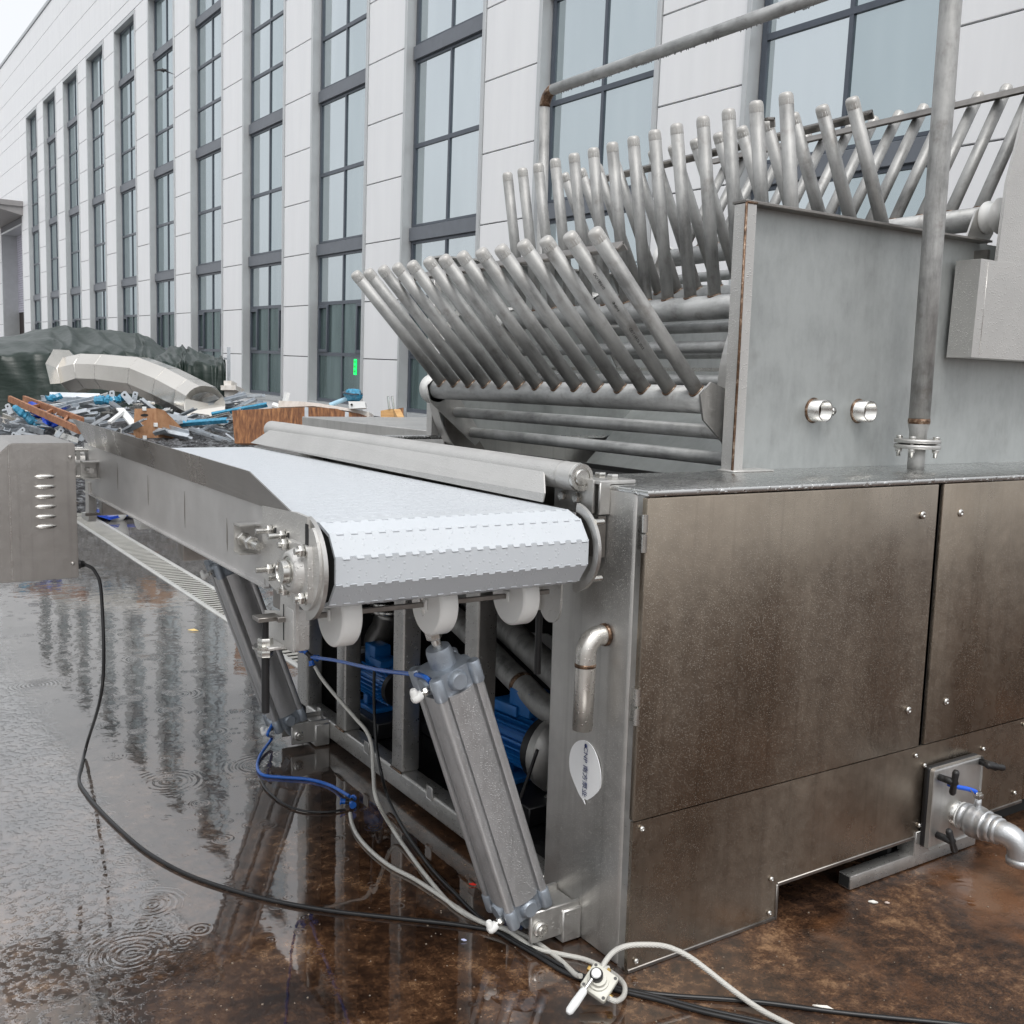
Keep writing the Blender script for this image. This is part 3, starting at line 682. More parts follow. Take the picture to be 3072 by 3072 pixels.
# inner walls, tank floor
b = MB(); b.box((.13, .43, 1.10), (2.2, 2.34, 1.12)); part('tank_floor', b, S_dark)
b = MB(); b.prism([(.13, .43, ZT-.016), (.13, .43, 1.12), (.14, .43, 1.12), (.14, .43, ZT-.016)], (0, 1.92, 0)); part('tank_lip', b, S_dark)
b = MB(); b.prism([(1.55, .43, 1.12), (2.05, .43, 1.60), (2.12, .43, 1.60), (2.12, .43, 1.12)], (0, 1.92, 0)); part('tank_bulkhead', b, S_plate)
b = MB(); b.box((1.98, .43, 1.60), (2.14, 2.35, 1.615)); b.box((1.25, .43, 1.62), (1.29, 2.35, 1.635)); part('cross_sill', b, S_bolt)
# curved guide bands at both ends
for y, w_ in ((.445, .05), (2.27, .07)):
    b = MB(); cx, cz, r = (1.165 if y < 1 else 1.10), 1.545, .47; P = []
    for k in range(26):
        a = math.radians(128 + k*4.2); P.append((cx + r*math.cos(a), cz + r*math.sin(a)))
    for (xa, za), (xb, zb) in zip(P, P[1:]):
        b.box((0,0,0),(0,0,0)) if False else None
        b.prism([(xa, y, za), (xb, y, zb), (xb+.006, y, zb), (xa+.006, y, za)], (0, w_, 0))
    part('guide_band', b, S_front)
b = MB(); b.prism([(.72, 2.33, 1.13), (.72, 2.33, 1.55), (.80, 2.33, 1.42), (1.02, 2.33, 1.13)], (0, .01, 0)); part('end_web', b, S_dark)
# gusset drive housing on the right
hs_ = MB(); x0, x1, ya, yb, z0, z1, z2 = 1.765, 3.6, .30, .415, 1.69, 2.36, 2.54
hs_.prism([(1.752, ya, z0), (x1, ya, z0), (x1, ya, 2.04), (1.765, ya, 2.04)], (0, .10, 0)); hs_.prism([(1.87, ya+.004, 2.04), (x1, ya+.004, 2.04), (x1, ya+.004, 2.9), (2.06, ya+.004, 2.9), (1.955, ya+.004, 2.54), (1.892, ya+.004, 2.32), (1.878, ya+.004, 2.15)], (0, .012, 0)); part('drive_housing', hs_, S_drop, near)
b = MB(); b.tube([(1.80, ya-.0, z0+.01), (1.81, ya-.0, 2.03)], .0012, 5); part('housing_crease', b, S_bolt, near)
# ---- forks: comb of 14 tubes on a shaft
YT = [2.176 - .1289*k for k in range(14)]
TINE = None; CAP = None; WB = None
def make_fork(S, tip, bar_side, bar_rng=(.47, 2.0), bars=True):
    global TINE, CAP, WB
    S = V((S[0], 0, S[1])); T = V((tip[0], 0, tip[1])); t = (T - S); L = t.length; t.normalize(); ang = math.atan2(t.x, t.z)
    f = build('fork', MB().cyl((S.x, .46, S.z), (S.x, 2.27, S.z), .045, seg=32), S_shaft, mach)
    f['label'] = 'comb of fourteen upright grey tubes on a round shaft'
    for k, y in enumerate(YT):
        rot = (random.uniform(-.006, .006), ang + random.uniform(-.006, .006), 0)
        if TINE is None:
            a = MB(); a.lathe((0,0,.030), (0,0,.650), [(0, .0238), (1, .0238)], 24)
            TINE = build('tine', a, S_tine, None); TINE.parent = f; TINE['_b'] = V((0,0,0))
            a = MB(); a.lathe((0,0,.632), (0,0,.672), [(0, .0238), (.05, .0242), (.62, .0240), (.85, .0218), (.96, .0175), (1, .0135)], 16); CAP = build('tine_cap', a, S_cap, TINE)
            a = MB(); P = []
            for q in range(21):
                th = q*2*math.pi/20; x_, y_ = .0245*math.cos(th), .0245*math.sin(th); P.append((x_, y_, math.sqrt(.0455**2 - x_**2)+.001))
            a.tube(P, .0030, 6); WB = build('weld_collar', a, S_weld, TINE)
            o = TINE
        else:
            o = TINE.copy(); COL.objects.link(o); o.parent = f
            for ch in (CAP, WB):
                c = ch.copy(); COL.objects.link(c); c.parent = o
        o.location = (S.x, y, S.z); o.rotation_euler = rot; o.scale = (1,1,1)
    for dd in (.145, .275):
        p = S - t*dd
        build('cross_tube', MB().cyl((p.x, .47, p.z), (p.x, 2.25, p.z), .024, seg=24), S_shaft, f)
    nrm = V((t.z, 0, -t.x)) * bar_side
    p = S + t*(L - .095) + nrm*.040
    a = MB(); a.bar((p.x, bar_rng[0], p.z), (p.x, bar_rng[1], p.z), .034, .010, up=t, bev=.002); a.bar(V((p.x, bar_rng[0], p.z)) + nrm*.014 - t*.012, V((p.x, bar_rng[1], p.z)) + nrm*.014 - t*.012, .005, .030, up=t); build('brace_angle', a, S_dark, f)
    for y in (.452, 2.26):
        e = S - t*.335; n2 = V((t.z, 0, -t.x))
        a = MB(); a.prism([S + t*.05 + n2*.03 + V((0,y,0)), S + t*.05 - n2*.03 + V((0,y,0)), S - t*.02 - n2*.07 + V((0,y,0)), e - n2*.03 + V((0,y,0)), e + n2*.03 + V((0,y,0)), S - t*.02 + n2*.07 + V((0,y,0))], (0, .008, 0)); build('gusset', a, S_front, f)
        if y < 1 and S.z < 2.2: continue
        s_ = 1 if y > 1 else -1; hl_ = .055 if y > 1 or S.z > 2.2 else .012
        a = MB(); a.lathe((S.x, y - .0*s_, S.z), (S.x, y + hl_*s_, S.z), [(0, .060), (.15, .062), (.3, .052), (.6, .050), (1, .068)] if hl_ > .03 else [(0, .050), (.5, .052), (1, .050)], 32); build('bearing_hub', a, P_white if hl_ > .03 else S_dark, f)
    return f
make_fork((.640, 1.515), (.177, 2.005), 1, (.49, 1.95))
make_fork((1.045, 1.850), (.929, 2.545), 1, (.47, 1.2)) if False else make_fork((1.045, 1.850), (.929, 2.545), 1, (.60, .62))
make_fork((1.565, 1.955), (1.240, 2.572), 1, (.47, 2.2))
make_fork((2.010, 2.225), (2.355, 2.812), -1, (.35, 2.25))
# stamped lettering on one tine
S1 = V((.640, 0, 1.515)); t1 = (V((.177, 0, 2.005)) - S1).normalized(); yk = YT[12]
for body, dist in (('OCr18Ni10', .50), ('\u03a648\u00d74', .40), ('GB/T14976-2012', .27)):
    Pt = S1 + t1*dist + V((0, yk, 0)); nn_ = CAM - Pt; nn_ = (nn_ - t1*nn_.dot(t1)).normalized(); xx = -t1; yy_ = nn_.cross(xx)
    TM2 = Matrix((xx, yy_, nn_)).transposed().to_4x4(); TM2.translation = Pt + nn_*.0250
    text('stamped_text', body, .0125, P_black, mach, TM2)
# flanged water riser and overhead pipe
px_, py_ = 1.452, .28
pp = MB(); pp.cyl((px_, py_, ZT-.002), (px_, py_, 1.372), .0285, seg=28); riser = part('water_riser', pp, S_tine)
for z in (1.365, 1.384):
    b = MB(); b.lathe((px_, py_, z), (px_, py_, z+.014), [(0, .074), (.1, .077), (.9, .077), (1, .074)], 44); part('flange', b, S_front, riser)
b = MB(); b.cyl((px_, py_, 1.379), (px_, py_, 1.384), .060, seg=32); part('gasket', b, P_black, riser)
for k in range(4):
    a = math.radians(20 + 90*k); x, y = px_ + .062*math.cos(a), py_ + .062*math.sin(a)
    b = MB(); b.hexnut((x, y, 1.398), (x, y, 1.408), .0125); b.hexnut((x, y, 1.352), (x, y, 1.365), .0125); b.cyl((x, y, 1.335), (x, y, 1.402), .007, seg=12); part('flange_bolt', b, S_bolt, riser)
b = MB(); b.lathe((px_, py_, 1.398), (px_, py_, 1.455), [(0, .029), (.4, .029), (.9, .036), (1, .036)], 32); part('reducer', b, S_tine, riser)
b = MB(); b.lathe((px_, py_, 1.450), (px_, py_, 1.468), [(0, .0365), (.4, .0372), (.6, .0372), (1, .0362)], 32); part('weld_ring', b, S_weld, riser)
b = MB(); ze = 3.012; ye = 2.62; xe = 1.415
P = [(px_, py_, 1.46), (px_, py_, 2.0), (px_, py_, ze-.10)]
for k in range(1, 7):
    a = k*math.pi/12; P.append((px_, py_ + .10*(1-math.cos(a)), ze-.10 + .10*math.sin(a)))
b.tube(P, .0355, 28); part('riser_pipe', b, S_tine, riser)
b = MB(); P = [(px_, py_+.10, ze), (xe, ye-.10, ze+.02)]; b.tube(P, .027, 24); part('overhead_pipe', b, S_shaft, riser)
b = MB(); P = []
for k in range(0, 7):
    a = k*math.pi/12; P.append((xe, ye-.10+.07*math.sin(a), ze+.02-.07*(1-math.cos(a))))
b.tube(P, .0275, 24); part('pipe_elbow', b, S_weld, riser)
b = MB(); b.tube([(xe, ye-.03, ze-.05), (xe+.03, ye, 2.0), (xe+.05, ye, 1.25)], .0265, 24); part('drop_pipe', b, S_tine, riser)
# droplets hanging below the overhead pipe
b = MB()
for k in range(110):
    t_ = random.random(); y = py_+.1 + (ye-.2-py_)*t_; x = px_ + (xe-px_)*t_; z = ze + .02*t_ - .0265
    b.lathe((x, y, z+.002), (x, y, z-random.uniform(.004,.009)), [(0, .0035), (.6, .003), (1, .001)], 6)
part('hanging_drops', b, simple('water_bead', (.35,.36,.36), .1, .6), riser)['kind'] = 'stuff'
# low rear side tank
b = MB(); b.box((.90, 2.43, .9), (2.6, 4.6, ZT), .004, 1); part('rear_tank', b, S_front)

# pumps in the bay
def pump(cx, cy, cz, ax, s=1.0):
    t = thing('pump', 'blue finned pump motor on a black base inside the machine frame', 'pump', (cx, cy, .07))
    ax = V(ax).normalized(); up = V((0,0,1)); sd_ = ax.cross(up).normalized(); c = V((cx, cy, cz))
    R_ = .085*s
    b = MB(); b.cyl(c - ax*.15*s, c + ax*.11*s, R_*.80, seg=28)
    for k in range(26):
        a = 2*math.pi*k/26
        if abs(math.sin(a)) < .97 or True:
            dv = sd_*math.cos(a) + up*math.sin(a); b.bar(c - ax*.14*s + dv*R_*.93, c + ax*.10*s + dv*R_*.93, .0055, R_*.34, up=dv)
    build('motor_body', b, M_motor, t)
    b = MB(); m4 = Matrix((sd_, ax, up)).transposed().to_4x4(); m4.translation = c + up*R_*1.12
    b.box((-.055*s, -.10*s, -.01), (.055*s, .03*s, .028*s), .006, 2, mat=m4); m5 = m4.copy(); m5.translation = c + up*R_*1.1
    b.box((-.045*s, -.02*s, 0), (.045*s, .085*s, .085*s), .006, 2, mat=m5); build('terminal_box', b, M_motor, t)
    b = MB(); m6 = m4.copy(); m6.translation = c - up*R_*1.25
    b.box((-.10*s, -.11*s, -.02), (.10*s, .07*s, .0), .003, 1, mat=m6); b.box((-.085*s, -.02*s, 0), (-.05*s, .02*s, .05*s), .003, 1, mat=m6); b.box((.05*s, -.02*s, 0), (.085*s, .02*s, .05*s), .003, 1, mat=m6); build('motor_foot', b, M_motor, t)
    b = MB(); b.lathe(c - ax*.15*s, c - ax*.19*s, [(0, R_*.9), (.3, R_*1.02), (1, R_*.97)], 28); build('fan_cover', b, M_black, t); b = MB(); b.lathe(c + ax*.11*s, c + ax*.145*s, [(0, R_), (.2, R_*1.28), (1, R_*1.28)], 30); build('end_cover', b, M_black, t)
    b = MB(); b.lathe(c + ax*.145*s, c + ax*.26*s, [(0, R_*1.1), (.15, R_*1.45), (.45, R_*1.5), (.7, R_*1.2), (1, R_*.45)], 32); b.cyl(c + ax*.25*s, c + ax*.31*s, R_*.45, seg=20); build('volute', b, S_front, t)
    b = MB(); b.box((cx-.14*s, cy-.26*s, .075), (cx+.14*s, cy+.24*s, max(.085, cz-R_*1.25-.02)), .004, 1); build('pump_base', b, M_black, t)
    b = MB(); b.box((cx-.1, 0, 0), (cx+.1, .01, .01)) if False else None
    v = c + ax*.22*s; b = MB(); b.bar(v - sd_*.07 - up*.13, v - sd_*.05 - up*.06, .03, .006); b.bar(v + sd_*.07 - up*.13, v + sd_*.05 - up*.06, .03, .006); b.bar(v - sd_*.08 - up*.13, v + sd_*.08 - up*.13, .04, .006); build('mounting_bracket', b, S_bolt, t)
    return t
p1 = pump(.34, 1.035, .275, (.12, -1, 0), 1.08); p1['label'] = 'blue finned pump motor nearest the corner pillar, behind the slanting cylinder'
p2 = pump(.235, 1.99, .255, (-.05, 1, 0), .88); p2['label'] = 'blue finned pump motor at the far end of the open frame'
# pipework in the bay
def pipe(name, pts, r, mat=S_tine, n=6, seg=24):
    return part(name, MB().tube(spline(pts, n) if len(pts) > 2 else pts, r, seg), mat)
pipe('bay_pipe', [(.48, 2.15, .80), (.44, 1.35, .62), (.40, .80, .50), (.40, .68, .47)], .052)
pipe('bay_pipe', [(.34, 2.1, .72), (.34, 1.55, .615), (.34, 1.05, .47), (.345, .90, .425), (.37, .80, .41)], .046)
b = MB(); b.lathe((.34, 1.06, .473), (.34, 1.04, .467), [(0,.047),(.5,.049),(1,.047)], 24); part('weld_ring', b, S_weld)
pipe('pump_elbow', [(.38, 2.22, .50), (.38, 2.26, .42), (.36, 2.30, .34), (.36, 2.26, .22), (.36, 2.2, .17)], .058, S_front)
for z in (.50, .535):
    b = MB(); b.lathe((.38, 2.21, z), (.38, 2.21, z+.018), [(0,.098),(.1,.10),(.9,.10),(1,.098)], 32); part('pipe_flange', b, S_bolt)
b = MB(); b.cyl((.38, 2.21, .519), (.38, 2.21, .535), .07); part('gasket', b, P_black)
# small sheet of packing lying inside the bay
b = MB(); b.prism([(.55, 1.05, .48), (.55, 1.3, .50), (.55, 1.32, .58), (.55, 1.2, .60), (.55, 1.06, .57)], (.01, 0, 0)); solo('packing_sheet', b, F_foam, 'crumpled pale sheet lying inside the frame above the pump', 'sheet')
pipe('bay_cable', [(.12, .62, .40), (.10, .66, .26), (.09, .72, .12), (.1, .78, .08)], .006, P_black, 6, 8)

# ================================================================ INFEED CONVEYOR
conv = thing('infeed_conveyor', 'tilting infeed conveyor with white plastic slat belt along the machine front', 'conveyor', (-.45, 1.3, 0))
def cpart(name, mb, mat, parent=conv, label=None):
    o = build(name, mb, mat, parent)
    if label: o['label'] = label
    return o
AY, AZ, RR = .172, 1.133, .098         # nose shaft
XL, XR = -.805, -.120
YE = 2.62
# belt: decagon round the nose, then flat; each slat edge has interlocking teeth
ang = [math.radians(90 + 36*k) for k in range(0, 6)]
prof = [(YE, AZ+RR)] + [(AY + RR*math.cos(a), AZ + RR*math.sin(a)) for a in ang]
low = [(AY + .35, AZ-RR+.012), (YE, AZ-RR+.02)]
full = prof + low
# facets of the nose as separate thick slats with teeth
def slat(mb, P, Q, x0, x1, th=.008, pitch=.0170, tooth=.0075):
    P = V((0,)+tuple(P)); Q = V((0,)+tuple(Q)); d = (Q-P).normalized(); n = V((0, -d.z, d.y))
    c = V((0, AY, AZ))
    if n.dot((P+Q)/2 - c) < 0: n = -n
    g_ = .0009
    # body polygon in the slat plane with crenellated edges
    def edge(A, sgn, phase):
        out = []; k = 0; x = x0
        while x < x1 - 1e-6:
            xe = min(x + pitch, x1); off = (tooth/2 if (k + phase) % 2 == 0 else -tooth/2) - g_
            out.append(V((x+.0006, 0, 0)) + A + d*sgn*off); out.append(V((xe-.0006, 0, 0)) + A + d*sgn*off); x = xe; k += 1
        return out
    e1 = edge(P, -1, 0); e2 = edge(Q, 1, 1)
    poly = e1 + list(reversed(e2))
    mb.prism([p - n*th for p in poly], n*th)
sb = MB()
for (A, B) in zip(prof[1:], prof[2:]): slat(sb, A, B, XL, XR)
slat(sb, (AY + .062, AZ+RR), (AY, AZ+RR), XL, XR)
slat(sb, (AY - RR*.0 + .0, AZ-RR*1.0+.004), (AY+.062, AZ-RR+.004), XL, XR)
belt = cpart('belt_nose', sb, B_belt)
tb = MB(); yk = AY + .0625
while yk < YE:
    tb.box((XL, yk, AZ+RR-.01), (XR, min(yk+.0594, YE), AZ+RR), .0012, 1); yk += .0606

tb.prism([(XL, AY+.06, AZ-RR+.012), (XL, YE, AZ-RR+.02), (XL, YE, AZ-RR+.01), (XL, AY+.06, AZ-RR+.002)], (XR-XL, 0, 0)); cpart('belt_run', tb, B_top)
b = MB(); b.cyl((XL+.005, AY, AZ), (XR-.005, AY, AZ), RR-.0165, seg=30); cpart('drum', b, K_dark)
# side plate near the viewer (x = -.835)
XP = -.838
pl_ = [(.28,1.236),(2.66,1.250),(2.66,1.045),(.99,1.040),(.50,1.040),(.40,1.040),(.385,1.030),(.37,1.040),(.30,1.040),(.205,1.050),(.165,1.062),(.13,1.16),(.13,1.236)]
b = MB(); b.prism([(XP, y, z) for y, z in [(.40,1.240),(2.62,1.256),(2.62,1.055),(.40,1.046)]], (.004, 0, 0)); side = cpart('side_plate', b, S_conv)
b = MB(); b.bar((XP-.004, .40, 1.046), (XP-.004, 2.60, 1.055), .018, .004); cpart('side_edge', b, S_conv, side)
# nose cheek: lobed plate with the hanging leg
def arc(cy, cz, r, a0, a1, n=12): return [(cy + r*math.cos(math.radians(a0+(a1-a0)*k/n)), cz + r*math.sin(math.radians(a0+(a1-a0)*k/n))) for k in range(n+1)]
ck = [(.42, 1.242), (.20, 1.252), (.135, 1.250), (.135, 1.225)] + arc(.172, 1.145, .108, 128, 232, 14) + [(.128, 1.045), (.150, 1.040), (.196, 1.050), (.200, 1.046), (.200, .955)] + arc(.222, .950, .022, 180, 270, 5)[1:] + [(.40, .926), (.405, .990), (.30, 1.008), (.296, 1.05), (.345, 1.055), (.42, 1.072)]
b = MB(); b.prism([(XP-.010, y, z) for y, z in ck], (.008, 0, 0)); cheek = cpart('cheek_plate', b, S_drop, label='lobed bearing cheek plate at the belt nose')
b = MB(); b.box((XP-.0105, .272, .945), (XP-.0095, .278, 1.03)); cpart('slot', b, K_dark, cheek)
b = MB(); b.box((XP-.011, .125, 1.175), (XP-.0100, .143, 1.235)); cpart('slot', b, K_dark, cheek)
# curved outer guard discs left and right
for (x, sgn) in ((XP-.003, 1), (XR+.012, 1)):
    b = MB(); o_ = arc(AY, AZ, .118, 100, 262, 22); i_ = arc(AY, AZ, .096, 262, 100, 22)
    b.prism([(x, y, z) for y, z in o_ + i_], (.010, 0, 0)); cpart('nose_guard', b, S_front)
for z in (AZ+.075, AZ-.07):
    b = MB(); b.cyl((XR+.02, AY-.09, z), (XR+.045, AY-.09, z), .008, seg=10); cpart('bolt', b, S_bolt)
# four-bolt flange bearing
by, bz = .168, 1.127
b = MB()
fl = [(by+s1*.056+s2, bz+s3) for s1, s2, s3 in ((-1,-.006,-.062),(1,.006,-.062),(1,.010,-.05),(1,-.004,-.03),(1,-.004,.03),(1,.010,.05),(1,.006,.062),(-1,-.006,.062),(-1,-.012,.05),(-1,-.012,-.05))]
b.prism([(XP-.022, y, z) for y, z in fl], (.012, 0, 0)); brg = cpart('flange_bearing', b, S_drop)
b = MB(); b.lathe((XP-.020, by, bz), (XP-.042, by+.0, bz), [(0, .052), (.3, .050), (.9, .044), (1, .041), (1, .035), (.8, .034)], 36, caps=False); cpart('bearing_housing', b, S_drop, brg)
b = MB(); b.lathe((XP-.026, by, bz), (XP-.060, by, bz), [(0, .034), (.4, .033), (.45, .027), (1, .027), (1, .022), (.9, .021), (.9, 0)], 30, caps=False); b.lathe((XP-.042, by, bz-.0), (XP-.057, by, bz), [(0,.02),(1,.0205)], 24); cpart('shaft_end', b, S_bolt, brg)
def stud(y, z, x=XP-.012, L=.048, r=.0072, nut=.0135):
    b = MB(); b.cyl((x, y, z), (x-L, y, z), r, seg=14); b.cyl((x, y, z), (x-.003, y, z), nut*1.15, seg=18); b.hexnut((x-.004, y, z), (x-.016, y, z), nut); return b
for y, z in ((by+.050, bz+.052), (by-.052, bz+.052), (by+.050, bz-.052), (by-.052, bz-.052)): cpart('bolt', stud(y, z, XP-.022, .024), S_bolt, brg)
for y, z in ((.345, 1.193), (.262, 1.192), (.345, 1.101), (.262, 1.097)):
    cpart('bolt', stud(y, z, XP-.010, .042, .0068, .0125), S_bolt, cheek)
    b = MB(); b.bar((XP-.0108, y+.022, z), (XP-.0108, y-.022, z), .001, .017); cpart('adjust_slot', b, K_dark, cheek)
# take-up bracket with long adjusting bolt
b = MB(); yb_ = .505
b.box((XP-.052, yb_-.003, 1.118), (XP-.0, yb_+.003, 1.192)); b.box((XP-.052, yb_-.045, 1.188), (XP, yb_, 1.192)); b.box((XP-.052, yb_-.045, 1.118), (XP, yb_, 1.122)); tk = cpart('take_up_bracket', b, S_front)
b = MB(); b.cyl((XP-.030, yb_+.02, 1.152), (XP-.030, yb_-.125, 1.150), .010, seg=18); b.hexnut((XP-.030, yb_-.004, 1.152), (XP-.030, yb_-.017, 1.152), .018); b.hexnut((XP-.030, yb_-.058, 1.151), (XP-.030, yb_-.078, 1.151), .018); cpart('adjusting_bolt', b, S_bolt, tk)
# flared side guard leaning towards the viewer, with pointed far end and sloping near end
b = MB(); t_ = .004
A = [(XP-.002, .205, 1.240), (XP-.002, .27, 1.238), (XP-.002, 2.50, 1.254), (XP-.020, 2.74, 1.350), (XP-.024, .465, 1.322)]
b.poly([V(p) for p in A]); b.poly([V(p)+V((-.004, 0, 0)) for p in reversed(A)])
n_ = len(A)
for k in range(n_): b.poly([V(A[k]), V(A[k])+V((-.004,0,0)), V(A[(k+1)%n_])+V((-.004,0,0)), V(A[(k+1)%n_])])
cpart('side_guard', b, S_guard, label='flared upper edge of the side plate')
for (y, z, h) in ((2.007, 1.169, .05), (1.558, 1.164, .05), (1.122, 1.150, .055), (.72, 1.13, .045)):
    b = MB(); b.prism([(XP-.0008, y-.002, z-h), (XP-.0008, y+.003, z-h*.4), (XP-.0008, y+.002, z+h), (XP-.0008, y-.002, z+h*.3)], (.0004, 0, 0)); cpart('scorched_slit', b, simple('scorch', (.10,.08,.06), .5), side)
b = MB(); b.box((XP-.0008, .4275, 1.047), (XP-.0002, .4295, 1.24)); cpart('sheet_seam', b, S_dark, side)
# right-hand side plate and belt support beams
b = MB(); b.prism([(XR+.006, y, z) for y, z in [(.15,1.225),(2.6,1.235),(2.6,1.05),(.15,1.05)]], (.004, 0, 0)); cpart('side_plate', b, S_conv)
for y in (2.35, 1.20):
    b = MB(); b.box((XP+.006, y-.03, .985), (XR, y+.03, 1.05), .004, 2); cpart('cross_beam', b, S_dark)
b = MB(); b.box((XP+.0, .315, 1.003), (XR, .375, 1.062), .003, 1); cpart('cross_beam', b, S_dark)
# return-roller rods with white nylon discs, hung between the cheek legs
def return_rod(y, z, xs, r=.080):
    b = MB(); b.box((XP-.03, y-.006, z-.008), (XR+.01, y+.006, z+.004), .001, 1); rod = cpart('roller_rod', b, S_dark)
    for x in xs:
        a = MB(); a.lathe((x-.026, y, z), (x+.026, y, z), [(0, r-.006), (.06, r-.002), (.12, r), (.88, r), (.94, r-.002), (1, r-.006)], 48); cpart('return_roller', a, P_roll, rod)
        a = MB(); a.box((x-.034, y-.014, z-.016), (x-.026, y+.014, z+.012), .004, 2); cpart('roller_clip', a, P_white, rod)
return_rod(.262, 1.000, (-.715, -.458, -.215))
return_rod(2.47, .975, (-.64, -.30), .075)
# jack screws at both ends
def jack(x, y, z0, z1, zn):
    b = MB(); b.cyl((x, y, z0), (x, y, z1), .008, seg=14); j = cpart('jack_screw', b, P_black)
    b = MB(); b.box((x-.024, y-.022, z1-.004), (x+.03, y+.022, z1+.006), .001, 1); cpart('clamp_strap', b, S_dark, j)
    b = MB(); b.hexnut((x, y, zn+.006), (x, y, zn+.024), .018); b.cyl((x, y, zn), (x, y, zn+.006), .03, seg=20); b.hexnut((x, y, zn-.02), (x, y, zn-.003), .018); cpart('lock_nut', b, S_bolt, j)
    b = MB(); b.cyl((x, y, z0-.005), (x, y, zn-.02), .0095, seg=14); cpart('thread_sleeve', b, P_black, j)
jack(XP-.045, .300, .775, .995, .925); jack(XP-.06, 2.63, .775, 1.005, .945)
b = MB(); b.box((XP-.05, .262, .926), (XP-.01, .340, .934), .002, 1); b.box((XP-.014, .21, .93), (XP+.03, .26, 1.03), .008, 2); cpart('jack_ledge', b, S_drop)
hl = [(2.50, 1.10), (2.50, .99)] + arc(2.53, .965, .03, 180, 270, 5) + [(2.66, .935), (2.66, .96), (2.575, .965), (2.565, 1.0), (2.565, 1.10)]
b = MB(); b.prism([(XP-.01, y, z) for y, z in hl], (.03, 0, 0)); cpart('hanger_leg', b, S_drop)
# right hanger
b = MB(); b.prism([(XR+.035, y, z) for y, z in [(.24,1.06)] + arc(.29, .955, .05, 180, 360, 10) + [(.34,1.06)]], (.006, 0, 0)); b.box((XR+.02, .335, .93), (XR+.07, .345, 1.06)); cpart('hanger_leg', b, S_drop)
jk = MB(); jk.cyl((XR+.05, .36, .74), (XR+.05, .36, .99), .010, seg=14); cpart('jack_screw', jk, P_black)
# hinge tube and sloping chute plate on the machine side
b = MB(); b.lathe((-.055, .212, 1.309), (-.055, 2.54, 1.315), [(0, .036), (.0005, .038), (1, .038)], 36); tube_ = cpart('hinge_tube', b, S_drop)
b = MB(); b.lathe((-.055, .214, 1.309), (-.055, .203, 1.309), [(0, .037), (.6, .0378), (1, .036), (1, .026), (.7, .0255), (.7, 0.0)], 36, caps=False); b.lathe((-.055, .212, 1.309), (-.055, .200, 1.309), [(0, .022), (.8, .022), (1, .020)], 28); b.cyl((-.055, .2005, 1.309), (-.055, .1995, 1.309), .004, seg=6); cpart('tube_end', b, S_bolt, tube_)
b = MB(); b.cyl((-.055, .275, 1.309), (-.055, .282, 1.309), .0388, seg=36); cpart('tube_collar', b, S_front, tube_)
G = [(-.080, .350, 1.336), (-.124, .276, 1.262), (-.126, .281, 1.238), (-.126, 2.62, 1.250), (-.080, 2.40, 1.342)]
b = MB(); b.poly([V(p) for p in G]); b.poly([V(p)+V((.004,0,.001)) for p in reversed(G)])
for k in range(len(G)): b.poly([V(G[k]), V(G[k])+V((.004,0,.001)), V(G[(k+1)%5])+V((.004,0,.001)), V(G[(k+1)%5])])
b.poly([(-.080, .350, 1.336), (-.080, 2.40, 1.342), (-.06, 2.40, 1.354), (-.06, .350, 1.348)])
cpart('chute_plate', b, S_drop, label='rain-speckled sloping plate along the machine side of the belt')
# bracket bolted to the cabinet corner
b = MB(); b.box((-.035, .150, 1.294), (.085, .245, 1.306), .004, 2); b.box((-.040, .175, 1.215), (-.030, .35, 1.306), .004, 2); b.box((-.035, .150, 1.215), (-.0, .158, 1.300), .002, 1); br = cpart('hinge_bracket', b, S_front)
for y in (.168, .222):
    b = MB(); b.hexnut((.02, y, 1.306), (.02, y, 1.320), .016); cpart('bolt', b, S_bolt, br)
for y in (.235, .300):
    b = MB(); b.hexnut((-.040, y, 1.252), (-.054, y, 1.252), .014); cpart('bolt', b, S_bolt, br)
b = MB(); b.box((-.03, .16, 1.10), (-.004, .9, 1.21)); cpart('hinge_beam', b, S_dark, br)
# drive end: gearmotor and its sheet cover
b = MB(); y = 2.60
b.cyl((XP-.01, y, 1.175), (XP-.10, y, 1.175), .055, seg=24); b.cyl((XP-.03, y, 1.175), (XP-.045, y, 1.175), .075, seg=4); b.cyl((XP-.07, y, 1.175), (XP-.085, y, 1.175), .07, seg=24); drv = cpart('drive_flange', b, S_front)
for dy in (-.05, .05):
    for dz in (-.055, .055):
        b = MB(); b.cyl((XP-.0, y+dy, 1.175+dz), (XP-.12, y+dy, 1.175+dz), .007, seg=10); b.hexnut((XP-.05, y+dy, 1.175+dz), (XP-.062, y+dy, 1.175+dz), .013); cpart('bolt', b, S_bolt, drv)
b = MB(); b.box((XP-.06, 2.38, 1.13), (XP, 2.385, 1.20)); b.box((XP-.06, 2.33, 1.196), (XP, 2.385, 1.20)); b.box((XP-.06, 2.33, 1.13), (XP, 2.385, 1.134)); b.cyl((XP-.035, 2.40, 1.165), (XP-.035, 2.30, 1.165), .010); cpart('take_up_bracket', b, S_front)
mc = MB(); y0, y1 = 1.98, 2.50
fp = [(-.988, 1.296), (-1.198, 1.296), (-1.262, 1.235), (-1.262, .808), (-1.205, .806), (-.985, .806)]
mc.prism([(x, y0, z) for x, z in fp], (0, y1-y0, 0)); bmesh.ops.bevel(mc.bm, geom=[e for e in mc.bm.edges], offset=.004, segments=2, affect='EDGES')
cover = cpart('motor_cover', mc, S_cover, label='louvred sheet cover over the conveyor drive motor')
b = MB(); b.box((-.990, 2.52, 1.11), (-.93, 2.66, 1.23), .01, 2); cpart('gearbox', b, S_front)
